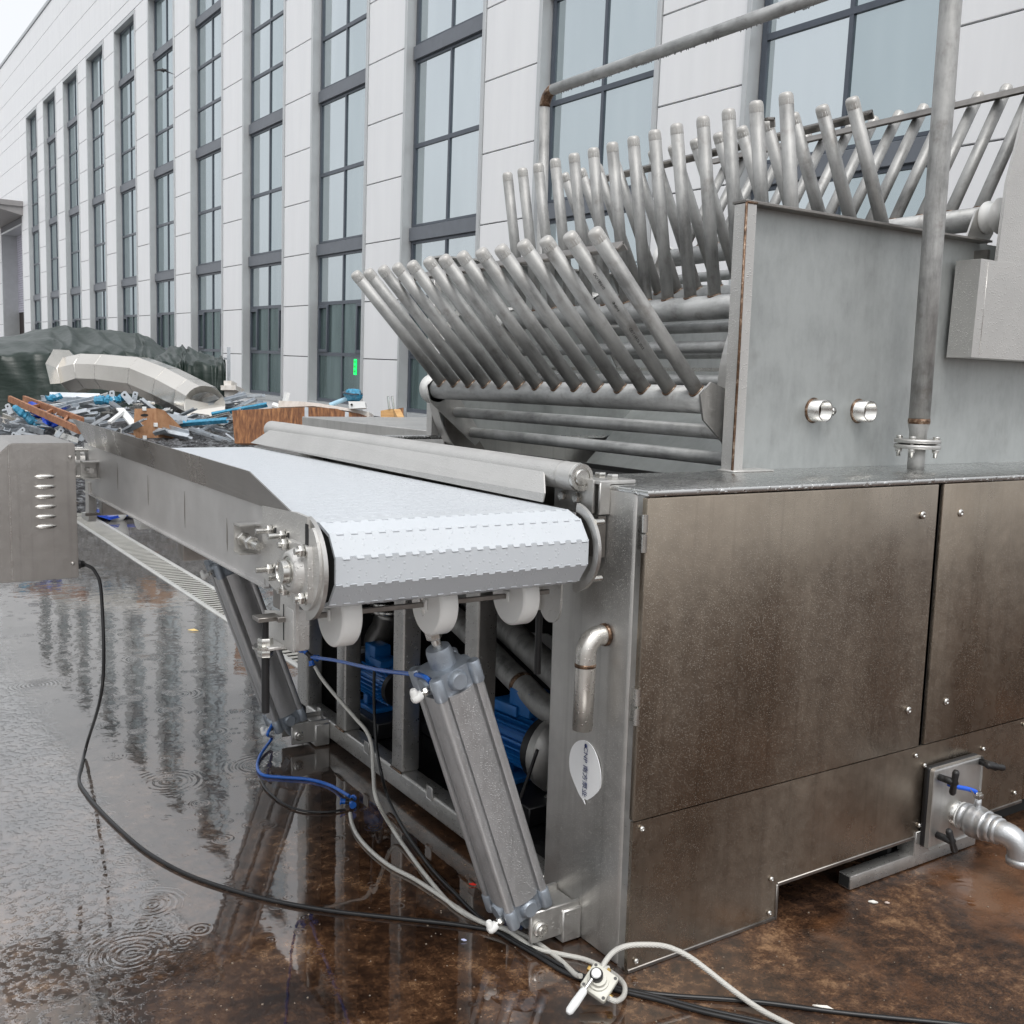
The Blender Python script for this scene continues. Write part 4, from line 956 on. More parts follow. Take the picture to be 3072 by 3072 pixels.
for k in range(6):
    z = 1.178 - k*.0355; b = MB()
    b.lathe((-1.125, y0-.001, z), (-1.055, y0-.001, z), [(0, .0005), (.12, .006), (.3, .0085), (.7, .0085), (.88, .006), (1, .0005)], 14)
    cpart('louvre', b, S_bolt, cover)
b = MB(); b.box((-1.206, y0-.0014, .812), (-1.203, y0-.0004, 1.29)); cpart('cover_fold', b, S_bolt, cover)
for z in (1.245, .86):
    b = MB(); b.lathe((-1.005, y0, z), (-1.005, y0-.007, z), [(0,.007),(.6,.006),(1,.003)], 12); cpart('screw', b, S_bolt, cover)
b = MB(); b.lathe((-.985, y0+.06, .845), (-.955, y0+.06, .845), [(0,.015),(.5,.017),(.6,.014),(1,.012)], 16); gl = cpart('cable_gland', b, P_blackp, cover)

# ================================================================ AIR CYLINDERS
def cyl_profile(w):
    h = w/2; P = []
    for q in range(4):
        R4 = Matrix.Rotation(q*math.pi/2, 3, 'Z'); base = []
        for k in range(7):                       # bulging middle of one side
            t_ = -1 + k/3; base.append((h*(.86 + .12*(1 - t_*t_)), h*.52*t_))
        base += [(h*.74, h*.54), (h*.74, h*.62), (h*.93, h*.64)]
        for k in range(7):                       # corner lobe holding the tie rod
            a_ = math.radians(-30 + 150*k/6); base.append((h*.80 + h*.19*math.cos(a_), h*.80 + h*.19*math.sin(a_)))
        base += [(h*.64, h*.93), (h*.62, h*.74), (h*.54, h*.74)]
        for x, y in base: v = R4 @ V((x, y, 0)); P.append((v.x, v.y))
    return P
def air_cylinder(y, label):
    top = V((-.425, y, .838)); bot = V((-.172, y, .128)); ax = (top - bot).normalized(); L = (top-bot).length
    sx = V((0,1,0)).cross(ax).normalized(); yy = V((0,1,0))
    w = .140
    t = thing('air_cylinder', label, 'air cylinder', (bot.x, y, .05), 'pneumatic cylinders lifting the conveyor')
    P = lambda u, v, h: bot + sx*u + yy*v + ax*h
    prof = cyl_profile(w)
    # rotate the section by 10 degrees for the lean seen in the photo
    a = MB(); a.prism([P(u, v, .035) for u, v in prof], ax*(L-.10)); build('barrel', a, A_ext, t, sharp=30)
    def head(h0, h1, nm):
        a = MB(); q = w/2
        a.prism([P(u, v, h0) for u, v in ((-q*.8,-q*.8),(q*.8,-q*.8),(q*.8,q*.8),(-q*.8,q*.8))], ax*(h1-h0))
        for su in (-1, 1):
            for sv_ in (-1, 1): a.lathe(P(su*q*.80, sv_*q*.80, h0), P(su*q*.80, sv_*q*.80, h1), [(0,.016),(.06,.0175),(.94,.0175),(1,.015)], 18)
        for su in (-1, 1):
            a.lathe(P(su*q*.55, 0, (h0+h1)/2), P(su*q*1.05, 0, (h0+h1)/2), [(0,.030),(.8,.026),(1,.020)], 20); a.lathe(P(0, su*q*.55, (h0+h1)/2), P(0, su*q*1.05, (h0+h1)/2), [(0,.030),(.8,.026),(1,.020)], 20)
        return build(nm, a, A_alu, t)
    head(L-.065, L-.005, 'rod_cap'); head(-.02, .035, 'end_cap')
    a = MB(); a.lathe(P(0,0,L-.01), P(0,0,L+.045), [(0,.036),(.2,.034),(.8,.034),(1,.031)], 28); build('rod_gland', a, A_alu, t)
    a = MB(); a.cyl(P(0,0,L+.04), P(0,0,L+.075), .012); a.hexnut(P(0,0,L+.07), P(0,0,L+.095), .021); a.cyl(P(0,0,L+.095), P(0,0,L+.102), .022); a.hexnut(P(0,0,L+.102), P(0,0,L+.112), .020); a.cyl(P(0,0,L+.11), P(0,0,L+.20), .013); build('piston_rod', a, S_bolt, t)
    for h, nm in ((L-.035, 'upper'), (.0, 'lower')):
        a = MB(); a.hexnut(P(-w/2-.0, -.028, h), P(-w/2-.016, -.028, h), .011); a.cyl(P(-w/2-.014, -.028, h), P(-w/2-.026, -.028, h), .007, seg=12); f_ = build('air_fitting', a, S_bolt, t)
        a = MB(); a.lathe(P(-w/2-.022, -.028, h-.002), P(-w/2-.05, -.028, h-.004), [(0,.012),(.4,.014),(.8,.013),(1,.008)], 14); a.lathe(P(-w/2-.04, -.028, h), P(-w/2-.04, -.028, h+.022), [(0,.011),(.7,.010),(1,.007)], 12); build('elbow_plug', a, P_white, f_)
    # clevis bracket welded to the rail
    a = MB(); pv = bot + V((.035, 0, -.062))
    for dy in (-.055, .055):
        a.box((pv.x-.03, y+dy-.006, max(.012, pv.z-.04)), (.0, y+dy+.006, pv.z+.05), .003, 1)
    a.box((-.065, y-.07, .005), (-.0, y+.07, .10), .004, 1); build('clevis', a, S_front, t)
    a = MB(); a.cyl((pv.x, y-.075, pv.z), (pv.x, y+.075, pv.z), .011); a.lathe((pv.x, y-.062, pv.z), (pv.x, y-.074, pv.z), [(0,.022),(.7,.022),(1,.018)], 24); a.hexnut((pv.x, y-.072, pv.z), (pv.x, y-.078, pv.z), .011); build('pivot_pin', a, S_bolt, t)
    a = MB(); a.bar(bot + V((0,0,-.0)), pv, .05, .05); build('rear_eye', a, A_alu, t)
    return t
air_cylinder(.275, 'large ribbed aluminium air cylinder leaning in front of the pumps near the corner')
air_cylinder(2.06, 'darker ribbed air cylinder leaning under the far part of the conveyor')

# ================================================================ HOSES AND CABLES
def hose(name, pts, r, mat, label, cat, n=8, seg=10, bead=None):
    return solo(name, MB().tube(spline(pts, n), r, seg), mat, label, cat)
gp = lambda x, y, z=.006: gnd(x, y, z)
# motor cable from the cover gland to the right along the puddle
g0 = V((-.955, 2.04, .845))
pts = [g0, g0 + V((.035, -.01, -.03)), g0 + V((.052, -.03, -.12)), g0 + V((.045, -.05, -.45)), V((gp(262, 2262)[0], gp(262, 2262)[1], .05)), gp(243, 2305), gp(238, 2345), gp(262, 2385), gp(300, 2430), gp(372, 2500), gp(450, 2562), gp(560, 2622), gp(690, 2668), gp(830, 2704), gp(1000, 2733), gp(1200, 2755), gp(1380, 2775), gp(1500, 2800), gp(1620, 2862), gp(1720, 2915), gp(1850, 2962), gp(2000, 2985), gp(2257, 3004), gp(2541, 3040), gp(2849, 3071), gp(3100, 3098)]
hose('power_cable', pts, .0062, P_black, 'long black cable dropping from the motor cover and curving across the puddle', 'cable')
def lerp_hose(front, seq): return front + [gp(x, y, z) for x, y, z in seq]
pts = [(-.012, 1.99, .52), (-.02, 1.985, .40), (-.02, 1.96, .2)] 
hp = lambda x, y, X: CAM + (FX*3100 + RX*(x-1536) - UX*(y-1536)) * ((X - CAM.x)/((FX*3100 + RX*(x-1536) - UX*(y-1536)).x))
FXX = -.03
pts = [hp(1123, 2000, FXX), hp(1122, 2080, FXX), hp(1124, 2160, FXX), hp(1130, 2240, FXX-.01), hp(1142, 2310, FXX-.06), gp(1165, 2395, .03), gp(1210, 2485), gp(1290, 2600), gp(1370, 2685), gp(1430, 2745), gp(1500, 2800), gp(1600, 2860), gp(1700, 2920), gp(1830, 2965), gp(1972, 2999), gp(2114, 3037), gp(2290, 3075), gp(2500, 3120)]
hose('air_hose', pts, .0058, P_black, 'thin black hose hanging between the frame posts and running to the hand valve', 'hose')
tee1 = hp(930, 1968, -.26)
def tee(c, label, d1, d2, d3):
    t = thing('hose_tee', label, 'hose fitting', c)
    b = MB(); c = V(c)
    for d in (d1, d2, d3): d = V(d).normalized(); b.cyl(c, c + d*.022, .0085, seg=12)
    build('tee_body', b, P_blackp, t)
    b = MB()
    for d in (d1, d2, d3): d = V(d).normalized(); b.lathe(c + d*.018, c + d*.036, [(0,.010),(.7,.010),(.8,.013),(1,.013)], 12)
    build('collar', b, P_blue, t)
tee(tee1, 'blue and black push-in tee fitting hanging at the far end of the frame', (-.3,.5,.4), (.5,-.8,-.1), (.1,-.3,-.9))
cylfit = V((-.475, .247, .80))
pts = [tee1 + V((0,-.02,0)), hp(1000, 1980, -.29), hp(1078, 1997, -.34), hp(1150, 2012, -.40), cylfit + V((-.012, .03, .012)), cylfit]
hose('blue_air_tube', pts, .0062, P_blue, 'bright blue air tube stretched from the tee to the near cylinder top', 'tube')
pts = [tee1 + V((-.01, .02, .01)), hp(890, 1945, -.30), hp(868, 1880, -.38), hp(850, 1812, -.5)]
hose('blue_air_tube', pts, .0052, P_blue, 'short blue air tube rising from the hanging tee behind the conveyor leg', 'tube')
pts = [hp(945, 2000, -.25), hp(965, 2035, -.24), hp(1005, 2085, -.22), hp(1060, 2148, -.19), hp(1100, 2195, -.17), hp(1116, 2245, -.17), hp(1120, 2320, -.20), hp(1130, 2400, -.24), gp(1180, 2490, .03), gp(1235, 2570), gp(1290, 2642), gp(1345, 2705), gp(1400, 2745), gp(1460, 2772), gp(1530, 2790), gp(1610, 2828), gp(1680, 2880), gp(1725, 2922, .02), gp(1742, 2928, .03)]
hose('braided_air_hose', pts, .0068, H_braid, 'clear braided hose looping from the hanging tee down to the hand valve', 'hose', seg=12)
tee2 = gp(1050, 2405, .02)
tee(tee2, 'blue and black tee fitting lying in the puddle', (-.8,.3,.1), (.5,.5,0), (-.1,-.9,0))
pts = [gp(1050, 2440, .02), gp(1056, 2470), gp(1072, 2505), gp(1110, 2550), gp(1170, 2598), gp(1240, 2635), gp(1310, 2680), gp(1370, 2722), gp(1440, 2764, .016), gp(1520, 2790, .018), gp(1600, 2842, .008), gp(1680, 2862), gp(1760, 2880), gp(1830, 2915), gp(1870, 2950, .02), gp(1872, 2985, .02), gp(1850, 3003, .03), gp(1826, 2995, .04)]
hose('braided_air_hose', pts, .0068, H_braid, 'clear braided hose lying on the wet ground from the puddle tee to the hand valve', 'hose', seg=12)
c2 = V((-.24, 2.03, .12))
pts = [c2, c2 + V((-.03, -.03, -.03)), gp(815, 2215, .03), gp(783, 2262, .012), gp(772, 2300, .008), gp(790, 2325), gp(850, 2332), gp(925, 2338), gp(990, 2356), gp(1048, 2388, .015)]
hose('blue_air_tube', pts, .0066, P_blue, 'bright blue air tube curving over the puddle from the far cylinder foot', 'tube')
pts = [gp(780, 2335), gp(800, 2370), gp(850, 2410), gp(910, 2432), gp(980, 2436), gp(1035, 2428)]
hose('air_hose', pts, .004, P_black, 'thin dark hose curving under water beside the blue tube', 'hose')
# hand valve
hc = gnd(1798, 2948, .05)
hv = thing('hand_valve', 'cream lever-operated hand valve tangled in hoses by the cabinet corner', 'valve', (hc.x, hc.y, 0))
uu = (RX*.62 - UX*.12 - FX*.2); uu = V((uu.x, uu.y, .10)).normalized()
nn = (-FX*.62 + UX*.60).normalized(); uu = (uu - nn*uu.dot(nn)).normalized(); vv = nn.cross(uu)
HM = Matrix((uu, vv, nn)).transposed().to_4x4(); HM = HM @ Matrix.Rotation(math.radians(-25), 4, 'Z'); HM.translation = hc
b = MB(); b.box((-.037, -.037, -.012), (.037, .037, .010), .006, 2, mat=HM); b.box((-.030, -.030, -.030), (.030, .030, -.012), .004, 2, mat=HM); build('valve_body', b, P_lgrey, hv)
b = MB(); b.lathe(HM @ V((-.004, 0, .010)), HM @ V((-.004, 0, .028)), [(0, .028), (.35, .027), (.4, .022), (1, .020)], 28); build('valve_dome', b, P_lgrey, hv)
b = MB(); b.lathe(HM @ V((-.010, 0, .026)), HM @ V((-.012, 0, .044)), [(0, .017), (.8, .017), (1, .014)], 20); build('selector_ring', b, P_blackp, hv)
b = MB(); b.lathe(HM @ V((-.012, 0, .044)), HM @ V((-.012, 0, .048)), [(0, .013), (1, .011)], 20); build('knob_cap', b, F_foam, hv)
lvx = (HM.to_3x3() @ V((-.55, -.85, .10))).normalized(); p0 = HM @ V((-.014, -.004, .036))
low_ = gnd(1693, 3055, .015) - p0; low_.normalize()
b = MB(); b.cyl(p0, p0 + low_*.045, .0055, .0045, 12); build('lever_shaft', b, S_bolt, hv)
b = MB(); b.lathe(p0 + low_*.042, p0 + low_*.115, [(0,.007),(.1,.010),(.6,.0115),(.9,.0105),(1,.006)], 16); build('lever_grip', b, F_foam, hv)
for sx_ in (-1, 1):
    for sy_ in (-1, 1):
        b = MB(); b.lathe(HM @ V((sx_*.029, sy_*.029, .0098)), HM @ V((sx_*.029, sy_*.029, .0108)), [(0,.0045),(1,.004)], 10); build('bolt_hole', b, P_black, hv)
fits = [HM @ V(p) for p in ((-.045, .018, -.008), (.0, .046, -.008), (.046, -.012, -.008))]
for p, c in zip(fits, ((-.030,.018,-.008), (.0,.03,-.008), (.030,-.012,-.008))):
    b = MB(); b.hexnut(HM @ V(c), p, .009); build('brass_fitting', b, P_brass, hv)
pts = [fits[1], fits[1] + V((.0, .0, .03)), hp(1825, 2868, -.10), hp(1868, 2845, -.08), hp(1925, 2836, -.06)]
q0 = gnd(2370, 3075, .01)
arc_ = [(1808, 2900, .075), (1838, 2858, .10), (1880, 2838, .115), (1940, 2834, .115), (2000, 2840, .105), (2060, 2866, .085), (2114, 2904, .06), (2200, 2972, .03), (2285, 3031, .012), (2375, 3078, .008), (2500, 3140, .006)]
hose('braided_air_hose', [fits[1]] + [gnd(x, y, z) for x, y, z in arc_], .0072, H_braid, 'braided hose arching up from the hand valve and away to the lower right', 'hose', seg=12)
hose('power_cable', [gp(1870, 2968), gp(1972, 2990), gp(2120, 3028), gp(2300, 3068), gp(2450, 3110)], .0055, P_black, 'second black cable running beside the first at the bottom right', 'cable')
# litter
for k, (x, y, col, lab, L) in enumerate(((2480, 3030, (.75,.72,.66), 'thin white frayed scrap lying across the cables', .035), (2620, 2708, (.72,.72,.68), 'tiny white paper scrap on the brown ground', .016), (2662, 2710, (.6,.5,.45), 'tiny pinkish scrap beside the paper scrap', .008), (1419, 2655, (.7,.03,.02), 'tiny red scrap in the puddle', .012), (1392, 2822, (.55,.6,.85), 'tiny pale blue plastic scrap in the wet', .008), (580, 1892, (.75,.55,.22), 'small yellow crumpled leaf on the wet yard', .035))):
    c = gnd(x, y, .003); b = MB(); d_ = V((.8, -.6, 0)) if k else V((.55, -.84, 0)); n2 = V((-d_.y, d_.x, 0))
    wk = .12 if k == 0 else .35
    b.prism([c - d_*L + V((0,0,.002)), c - n2*L*wk, c + d_*L*.9, c + n2*L*wk + V((0,0,L*.2))], (0, 0, .003))
    solo('litter_scrap', b, simple('litter_%d' % k, col, .5), lab, 'scrap')
# pebbles / grit speckles
b = MB()
for _ in range(260):
    x, y = random.uniform(1200, 3072), random.uniform(2500, 3072)
    if random.random() < .4: x, y = random.uniform(0, 1500), random.uniform(2600, 3072)
    c = gnd(x, y, 0); 
    if c.x > 0 and c.y > 0: continue
    s_ = random.uniform(.0008, .0026); b.box((c.x-s_, c.y-s_*.7, 0), (c.x+s_, c.y+s_*.7, s_*.8))
tag(build('grit', b, simple('pale_grit', (.22,.18,.14), .6)), 'fine pale grit scattered over the brown wet ground', 'grit', kind='stuff')

# ================================================================ YARD: TARPAULIN, CHUTE, SCRAP
def tarp_heap(name, outline, label, Dr, Df, seed, hfun=None):
    "outline: (px, ridge py, shoulder py). ridge lies Dr metres out, the front face stands at Df"
    b = MB(); nu, nv = 150, 44; grid = []
    for i in range(nu+1):
        f = i/nu*(len(outline)-1); k = min(int(f), len(outline)-2); t = f-k
        o = [outline[k][j]*(1-t) + outline[k+1][j]*t for j in range(3)]
        row = []
        ridge = at(o[0], o[1], Dr); sh = at(o[0], o[2], Df)
        foot = V((sh.x, sh.y, 0)) + (V((CAM.x, CAM.y, 0)) - V((sh.x, sh.y, 0))).normalized()*.35
        back = V((ridge.x, ridge.y, 0)) - (V((CAM.x, CAM.y, 0)) - V((ridge.x, ridge.y, 0))).normalized()*.6
        for j in range(nv+1):
            v = j/nv
            if v < .42: p = foot.lerp(sh, v/.42)
            elif v < .85: p = sh.lerp(ridge, (v-.42)/.43)
            else: p = ridge.lerp(back, (v-.85)/.15)
            q = V((i*.055, j*.07 if v > .42 else j*.03, seed)); 
            n1 = noise.noise(q*1.1 + V((seed,0,0))); n2 = abs(noise.noise(V((q.x*1.2 + q.y*.9, q.y*1.3 - q.x*.4, seed)))); n3 = abs(noise.noise(V((i*.06+j*.09, j*.05, seed+9))))
            d = .03*n1 - .14*n2 - .15*n3
            row.append(b.bm.verts.new(p + V((0,0,1))*(d*.55 if v > .1 else 0) - FX*d*.7))
        grid.append(row)
    for i in range(nu):
        for j in range(nv): b.bm.faces.new((grid[i][j], grid[i+1][j], grid[i+1][j+1], grid[i][j+1]))
    for row in (grid[0], grid[-1]):
        try: b.bm.faces.new(row)
        except Exception: pass
    bmesh.ops.recalc_face_normals(b.bm, faces=b.bm.faces)
    return solo(name, b, T_tarp, label, 'tarpaulin', sharp=60)
tarp_heap('tarpaulin_heap', [(-420,1030,1080), (-150,1015,1066), (0,1002,1056), (75,984,1054), (145,968,1050), (185,971,1040), (230,974,1052), (300,981,1058), (350,985,1052), (400,988,1058), (418,989,1064), (440,1003,1068), (470,1022,1073), (505,1047,1082)], 'big heap under a black-green tarpaulin, highest at its middle, behind the metal chute', 19.5, 17.4, 1.7)
tarp_heap('tarpaulin_heap', [(440,1075,1088), (475,1058,1082), (510,1040,1082), (540,1030,1081), (560,1034,1081), (600,1052,1082), (640,1064,1085), (664,1062,1082), (674,1072,1100)], 'small heap under a black-green tarpaulin with a single peak, next to the wall pier', 17.0, 15.6, 5.2)
# long pale band of more stuff at the far left
# sheet-metal chute
S_scoop = simple('satin_inner_sheet', (.66,.64,.60), .35, .35, 3, .06)
def chute():
    t = thing('metal_chute', 'curved polished sheet-metal chute lying across the scrap heap', 'chute', at(420, 1230, 14.2))
    path = [(218,1128,14.6,60), (262,1114,14.5,56), (320,1116,14.4,56), (425,1128,14.2,60), (505,1160,14.0,62), (572,1192,13.8,61), (618,1216,13.5,62)]
    rings = []
    for k, (x, y, D, r) in enumerate(path):
        c = at(x, y, D); nx = path[min(k+1, len(path)-1)]; pv = path[max(k-1, 0)]
        d = (at(nx[0], nx[1], nx[2]) - at(pv[0], pv[1], pv[2])).normalized(); s_ = V((0,0,1)).cross(d).normalized(); u_ = d.cross(s_); R_ = r*D/3100
        rings.append([c + (s_*math.cos(a) + u_*math.sin(a))*R_ for a in [math.radians(22.5 + 45*q) for q in range(8)]])
    b = MB(); vr = [[b.bm.verts.new(p) for p in r] for r in rings]
    for A, B in zip(vr, vr[1:]):
        for q in range(8): b.bm.faces.new((A[q], A[(q+1)%8], B[(q+1)%8], B[q]))
    b.bm.faces.new(vr[-1]); b.bm.faces.new(list(reversed(vr[0])))
    build('duct', b, S_duct, t, sharp=15)
    b = MB()
    for r in rings: b.tube([p for p in r] + [r[0]], .0035, 5)
    build('seam', b, S_bolt, t)
    # flared open mouth at the left
    c = at(205, 1125, 14.7); b = MB(); out = [p + (p - c)*.35 - RX*.10 + UX*.03 for p in rings[0]]
    for q in range(8):
        if q in (4, 5): continue
        b.poly([rings[0][q], rings[0][(q+1)%8], out[(q+1)%8], out[q]])
    build('mouth_flare', b, S_duct, t, sharp=15)
    # scoop with a round end plate at the right
    cc = at(614, 1216, 13.0); R_ = 60*13.0/3100; fx = (-FX*.93 + RX*.25 + V((0,0,.12))).normalized(); e1 = V((0,0,1)).cross(fx).normalized(); e2 = fx.cross(e1)
    b = MB()
    for k in range(16):
        a0, a1 = math.radians(-60 + 15*k), math.radians(-45 + 15*k)
        q0 = e1*math.cos(a0)*R_ + e2*math.sin(a0)*R_; q1 = e1*math.cos(a1)*R_ + e2*math.sin(a1)*R_
        b.poly([cc + q0, cc + q1, cc + q1*.96 - fx*.30, cc + q0*.96 - fx*.30])
    build('scoop', b, S_scoop, t, sharp=20)
    b = MB(); pl2 = [cc - fx*.02 + e1*math.cos(math.radians(q))*R_*.99 + e2*math.sin(math.radians(q))*R_*.99 for q in range(150, 391, 10)] + [cc - fx*.26 + e1*R_*.35 + e2*R_*.30, cc - fx*.30 - e1*R_*.5 + e2*R_*.35]
    b.poly(pl2); build('end_plate', b, S_scoop, t, sharp=10)
    b = MB(); b.prism([cc + fx*.02 + e1*u*R_ + e2*w_*R_ for u, w_ in ((-.75,-.62), (-.4,-.9), (0,-.99), (.5,-1.0), (1.15,-.86), (.75,-.62), (.45,-.45), (0,-.72))], fx*.01); build('tail_lip', b, S_scoop, t)
    b = MB(); b.tube([at(250, 1290, 14), at(300, 1240, 14)], .02, 6); build('prop', b, Z_galv, t)
chute()
# scrap pile of galvanised channels
def channel(p, q, w, h, mat, roll=0.0):
    b = MB(); p = V(p); q = V(q); d = (q-p).normalized(); u_ = V((0,0,1)) - d*d.z; u_.normalize(); u_ = Matrix.Rotation(roll, 3, d) @ u_; s_ = d.cross(u_)
    t_ = .006
    b.bar(p, q, w, t_, up=u_); b.bar(p + s_*(w/2) + u_*h/2, q + s_*(w/2) + u_*h/2, t_, h, up=u_); b.bar(p - s_*(w/2) + u_*h/2, q - s_*(w/2) + u_*h/2, t_, h, up=u_)
    return b
def heap_z(px):  # top of the mound where a beam rests, metres
    return .25 + .75*math.exp(-((px-330)/230.0)**2)
lay = [ # x0,y0,x1,y1,D,w,h
 (120,1208,330,1222,13.6,.16,.10,0), (150,1192,300,1196,13.9,.12,.08,0), (230,1210,345,1232,13.3,.2,.08,0), (330,1210,460,1300,13.0,.05,.05,0), (210,1265,410,1330,11.6,.05,.04,1),
 (20,1292,90,1318,12.2,.10,.05,0), (60,1300,230,1335,11.8,.05,.03,0), (325,1212,425,1272,13.2,.12,.06,1), (420,1200,520,1280,13.4,.10,.05,0), (170,1290,240,1255,12.0,.09,.04,1),
 (60,1250,130,1235,12.8,.05,.04,0), (240,1300,330,1248,11.9,.05,.04,0), (455,1280,560,1310,12.2,.12,.08,0), (480,1255,570,1270,12.6,.14,.09,0), (560,1262,640,1292,12.3,.06,.04,1),
 (570,1290,690,1330,11.9,.05,.05,0), (590,1255,720,1320,12.5,.05,.04,1), (640,1240,730,1182,13.6,.10,.06,0), (650,1260,770,1200,13.3,.08,.05,0), (660,1225,790,1215,13.8,.12,.06,0), (700,1195,790,1190,13.9,.10,.05,0),
 (640,1290,760,1240,12.8,.07,.05,1), (-60,1312,120,1300,12.0,.12,.08,1), (110,1268,170,1278,12.3,.04,.03,0), (390,1238,480,1252,12.9,.06,.04,1), (10,1235,60,1222,13.2,.05,.03,0), (300,1190,380,1200,13.8,.08,.04,0), (350,1255,385,1225,12.7,.05,.03,0), (500,1300,600,1290,12.0,.05,.03,1), (590,1302,650,1270,12.1,.04,.03,0)]
CHL = ['longest pale flanged steel channel lying under the blue wrapped bundles', 'upper thin channel resting on the long flanged one under the chute', 'broad grey channel below the longest flanged channel', 'thin galvanised rail sloping down right under the chute', 'long thin grey rail just above the motor cover', 'white-ended short channel at the far left above the motor cover', 'thin rail lying across the front of the heap left of the ladder foot', 'dull channel sloping from under the chute towards the plywood box', 'perforated grey rail right of the plywood box, under the chute', 'short dull channel below the foot of the ladder',
 'narrow strut beside the blue wrapped slanting beam', 'short strut rising between the ladder and the white plank', 'broad grey channel right of the plywood box', 'upper broad channel behind the plywood box', 'thin strut running right from under the chute mouth', 'low strut in front of the chute mouth', 'long dull rail running to the timber crate side', 'pale channel rising to the wall pier right of the chute mouth', 'middle pale channel rising right of the chute mouth', 'broad pale channel at the top of the stack by the wall',
 'topmost short channel of the stack by the wall', 'dull rail rising towards the timber crate side', 'dull flat channel at the far left edge of the heap', 'small strut between the ladder rails', 'dull thin strut behind the white plank', 'small strut at the far left behind the blue wrapped beam', 'short pale channel just under the middle of the chute', 'small pale strut behind the ladder top', 'low thin dull strut at the right of the plywood box', 'short thin strut under the chute end plate']
for k_, (x0, y0, x1, y1, D, w, h, wm) in enumerate(lay):
    p, q = at(x0, y0, D + random.uniform(-.15, .15)), at(x1, y1, D + random.uniform(-.4, .4))
    p.z = max(p.z, .05); q.z = max(q.z, .05)
    solo('metal_channel', channel(p, q, w*.75, h*.75, None, random.uniform(-.6, .6)), Z_galv2 if wm else Z_galv, CHL[k_], 'scrap metal', 'metal channels in the scrap heap')
for k_ in range(85):
    x0 = random.choice((random.uniform(0, 400), random.uniform(440, 740))); y0 = random.uniform(1205, 1312); D = 13.9 - (y0-1195)/115*2.2
    L_ = random.uniform(.12, .55); an = random.uniform(-.9, .9); p = at(x0, y0, D); q = p + (RX*math.cos(an) + FX*math.sin(an)*1.2 + V((0,0,random.uniform(-.35,.35))))*L_
    if q.z < .05: q.z = .05
    solo('steel_offcut', channel(p, q, random.uniform(.02,.07), random.uniform(.01,.04), None, random.uniform(-1.5, 1.5)), random.choice((Z_galv, Z_galv2, Z_galv, S_bolt)), 'short bent steel offcut in the tangle of the scrap heap', 'scrap metal', 'short steel offcuts in the scrap heap')
for k_ in range(16):
    x0 = random.uniform(40, 330) if k_ % 2 else random.uniform(460, 640); y0 = random.uniform(1215, 1300); D = 13.7 - (y0-1195)/115*2.0
    p = at(x0, y0, D); q = at(x0 + random.uniform(70, 190), y0 + random.uniform(-32, 30), D + random.uniform(-.3, .2))
    p.z = max(p.z, .06); q.z = max(q.z, .06)
    solo('steel_rail', channel(p, q, random.uniform(.04,.09), random.uniform(.02,.05), None, random.uniform(-1, 1)), (Z_galv, F_foam, Z_galv, Z_galv, F_film)[k_ % 5], 'pale steel rail half buried in the scrap heap' if k_ % 5 not in (1, 4) else ('white coated strip half buried in the scrap heap' if k_ % 5 == 1 else 'blue film covered strip half buried in the scrap heap'), 'scrap metal', 'long strips in the scrap heap')
b = MB(); gr = []
for i in range(60):
    row = []
    for j in range(14):
        x = -60 + i*14; D = 14.4 - j*.24; top = 1222 + 8*j
        p = at(x, top, D); p.z = max(-.02, p.z*(1 if 0 < j < 13 else 0) - .05 + .10*noise.noise(V((i*.7, j*.8, 3))))
        row.append(b.bm.verts.new(p))
    gr.append(row)
for i in range(59):
    for j in range(13): b.bm.faces.new((gr[i][j], gr[i+1][j], gr[i+1][j+1], gr[i][j+1]))
m = N('tangled_scrap'); c = m.coord((3,3,9)); f = m.noise(c, 5, 6, .75); SM = m.done(m.ramp(f, [(.38, (.02,.02,.022)), (.5, (.12,.12,.125)), (.62, (.42,.44,.46))]), .45, .3, m.bump(f, 1.0, .08))
tag(build('scrap_tangle', b, SM, sharp=20), 'dense tangle of small grey metal pieces under the larger scrap', 'scrap metal', kind='stuff')
# perforated lugs
LK = 0
LUGL = ['upright holed plate right of the blue wrapped bundle', 'holed plate beside the right-hand blue wrapped stub', 'holed plate on top of the leftmost blue wrapped beam', 'tilted larger holed plate leaning under the chute', 'tilted holed plate at the foot of the ladder', 'second tilted holed plate right of the ladder foot', 'small holed plate just below the ladder end', 'holed end plate of the white channel at the far left', 'lower holed plate at the far left above the motor cover', 'small holed plate between the ladder and the long channel', 'holed plate standing behind the plywood box', 'holed plate leaning at the right of the plywood box']
def lug(x, y, D, r, ang, label='small holed steel plate sticking up from the scrap heap'):
    global LK
    label = LUGL[LK]; LK += 1
    c = at(x, y, D); e1 = RX*math.cos(ang) + UX*math.sin(ang); e2 = -RX*math.sin(ang) + UX*math.cos(ang); s_ = r*D/3100
    b = MB(); P = [c + e1*s_*u + e2*s_*v for u, v in ((-.55,-1.2),(.55,-1.2),(.55,.9),(.3,1.1),(-.3,1.1),(-.55,.9))]
    b.prism(P, FX*.012); t = solo('holed_plate', b, Z_galv, label, 'scrap metal', 'holed steel plates in the scrap heap')
    a = MB(); o = c + e2*s_*.55 - FX*.004; a.cyl(o, o + FX*.003, s_*.2, seg=12); h_ = build('bolt_hole', a, K_dark, t); return t
for a in ((336,1187,13.5,14,.05), (404,1190,13.5,14,-.2), (26,1226,12.8,14,.4), (380,1192,13.3,18,.7), (178,1298,11.8,14,-.7), (250,1306,11.7,16,-.5), (216,1290,11.9,14,.5), (62,1294,12.0,13,-.9), (48,1306,11.9,13,1.2), (180,1262,12.2,12,.3), (500,1240,12.9,15,.2), (470,1248,12.9,13,1.0)): lug(*a)
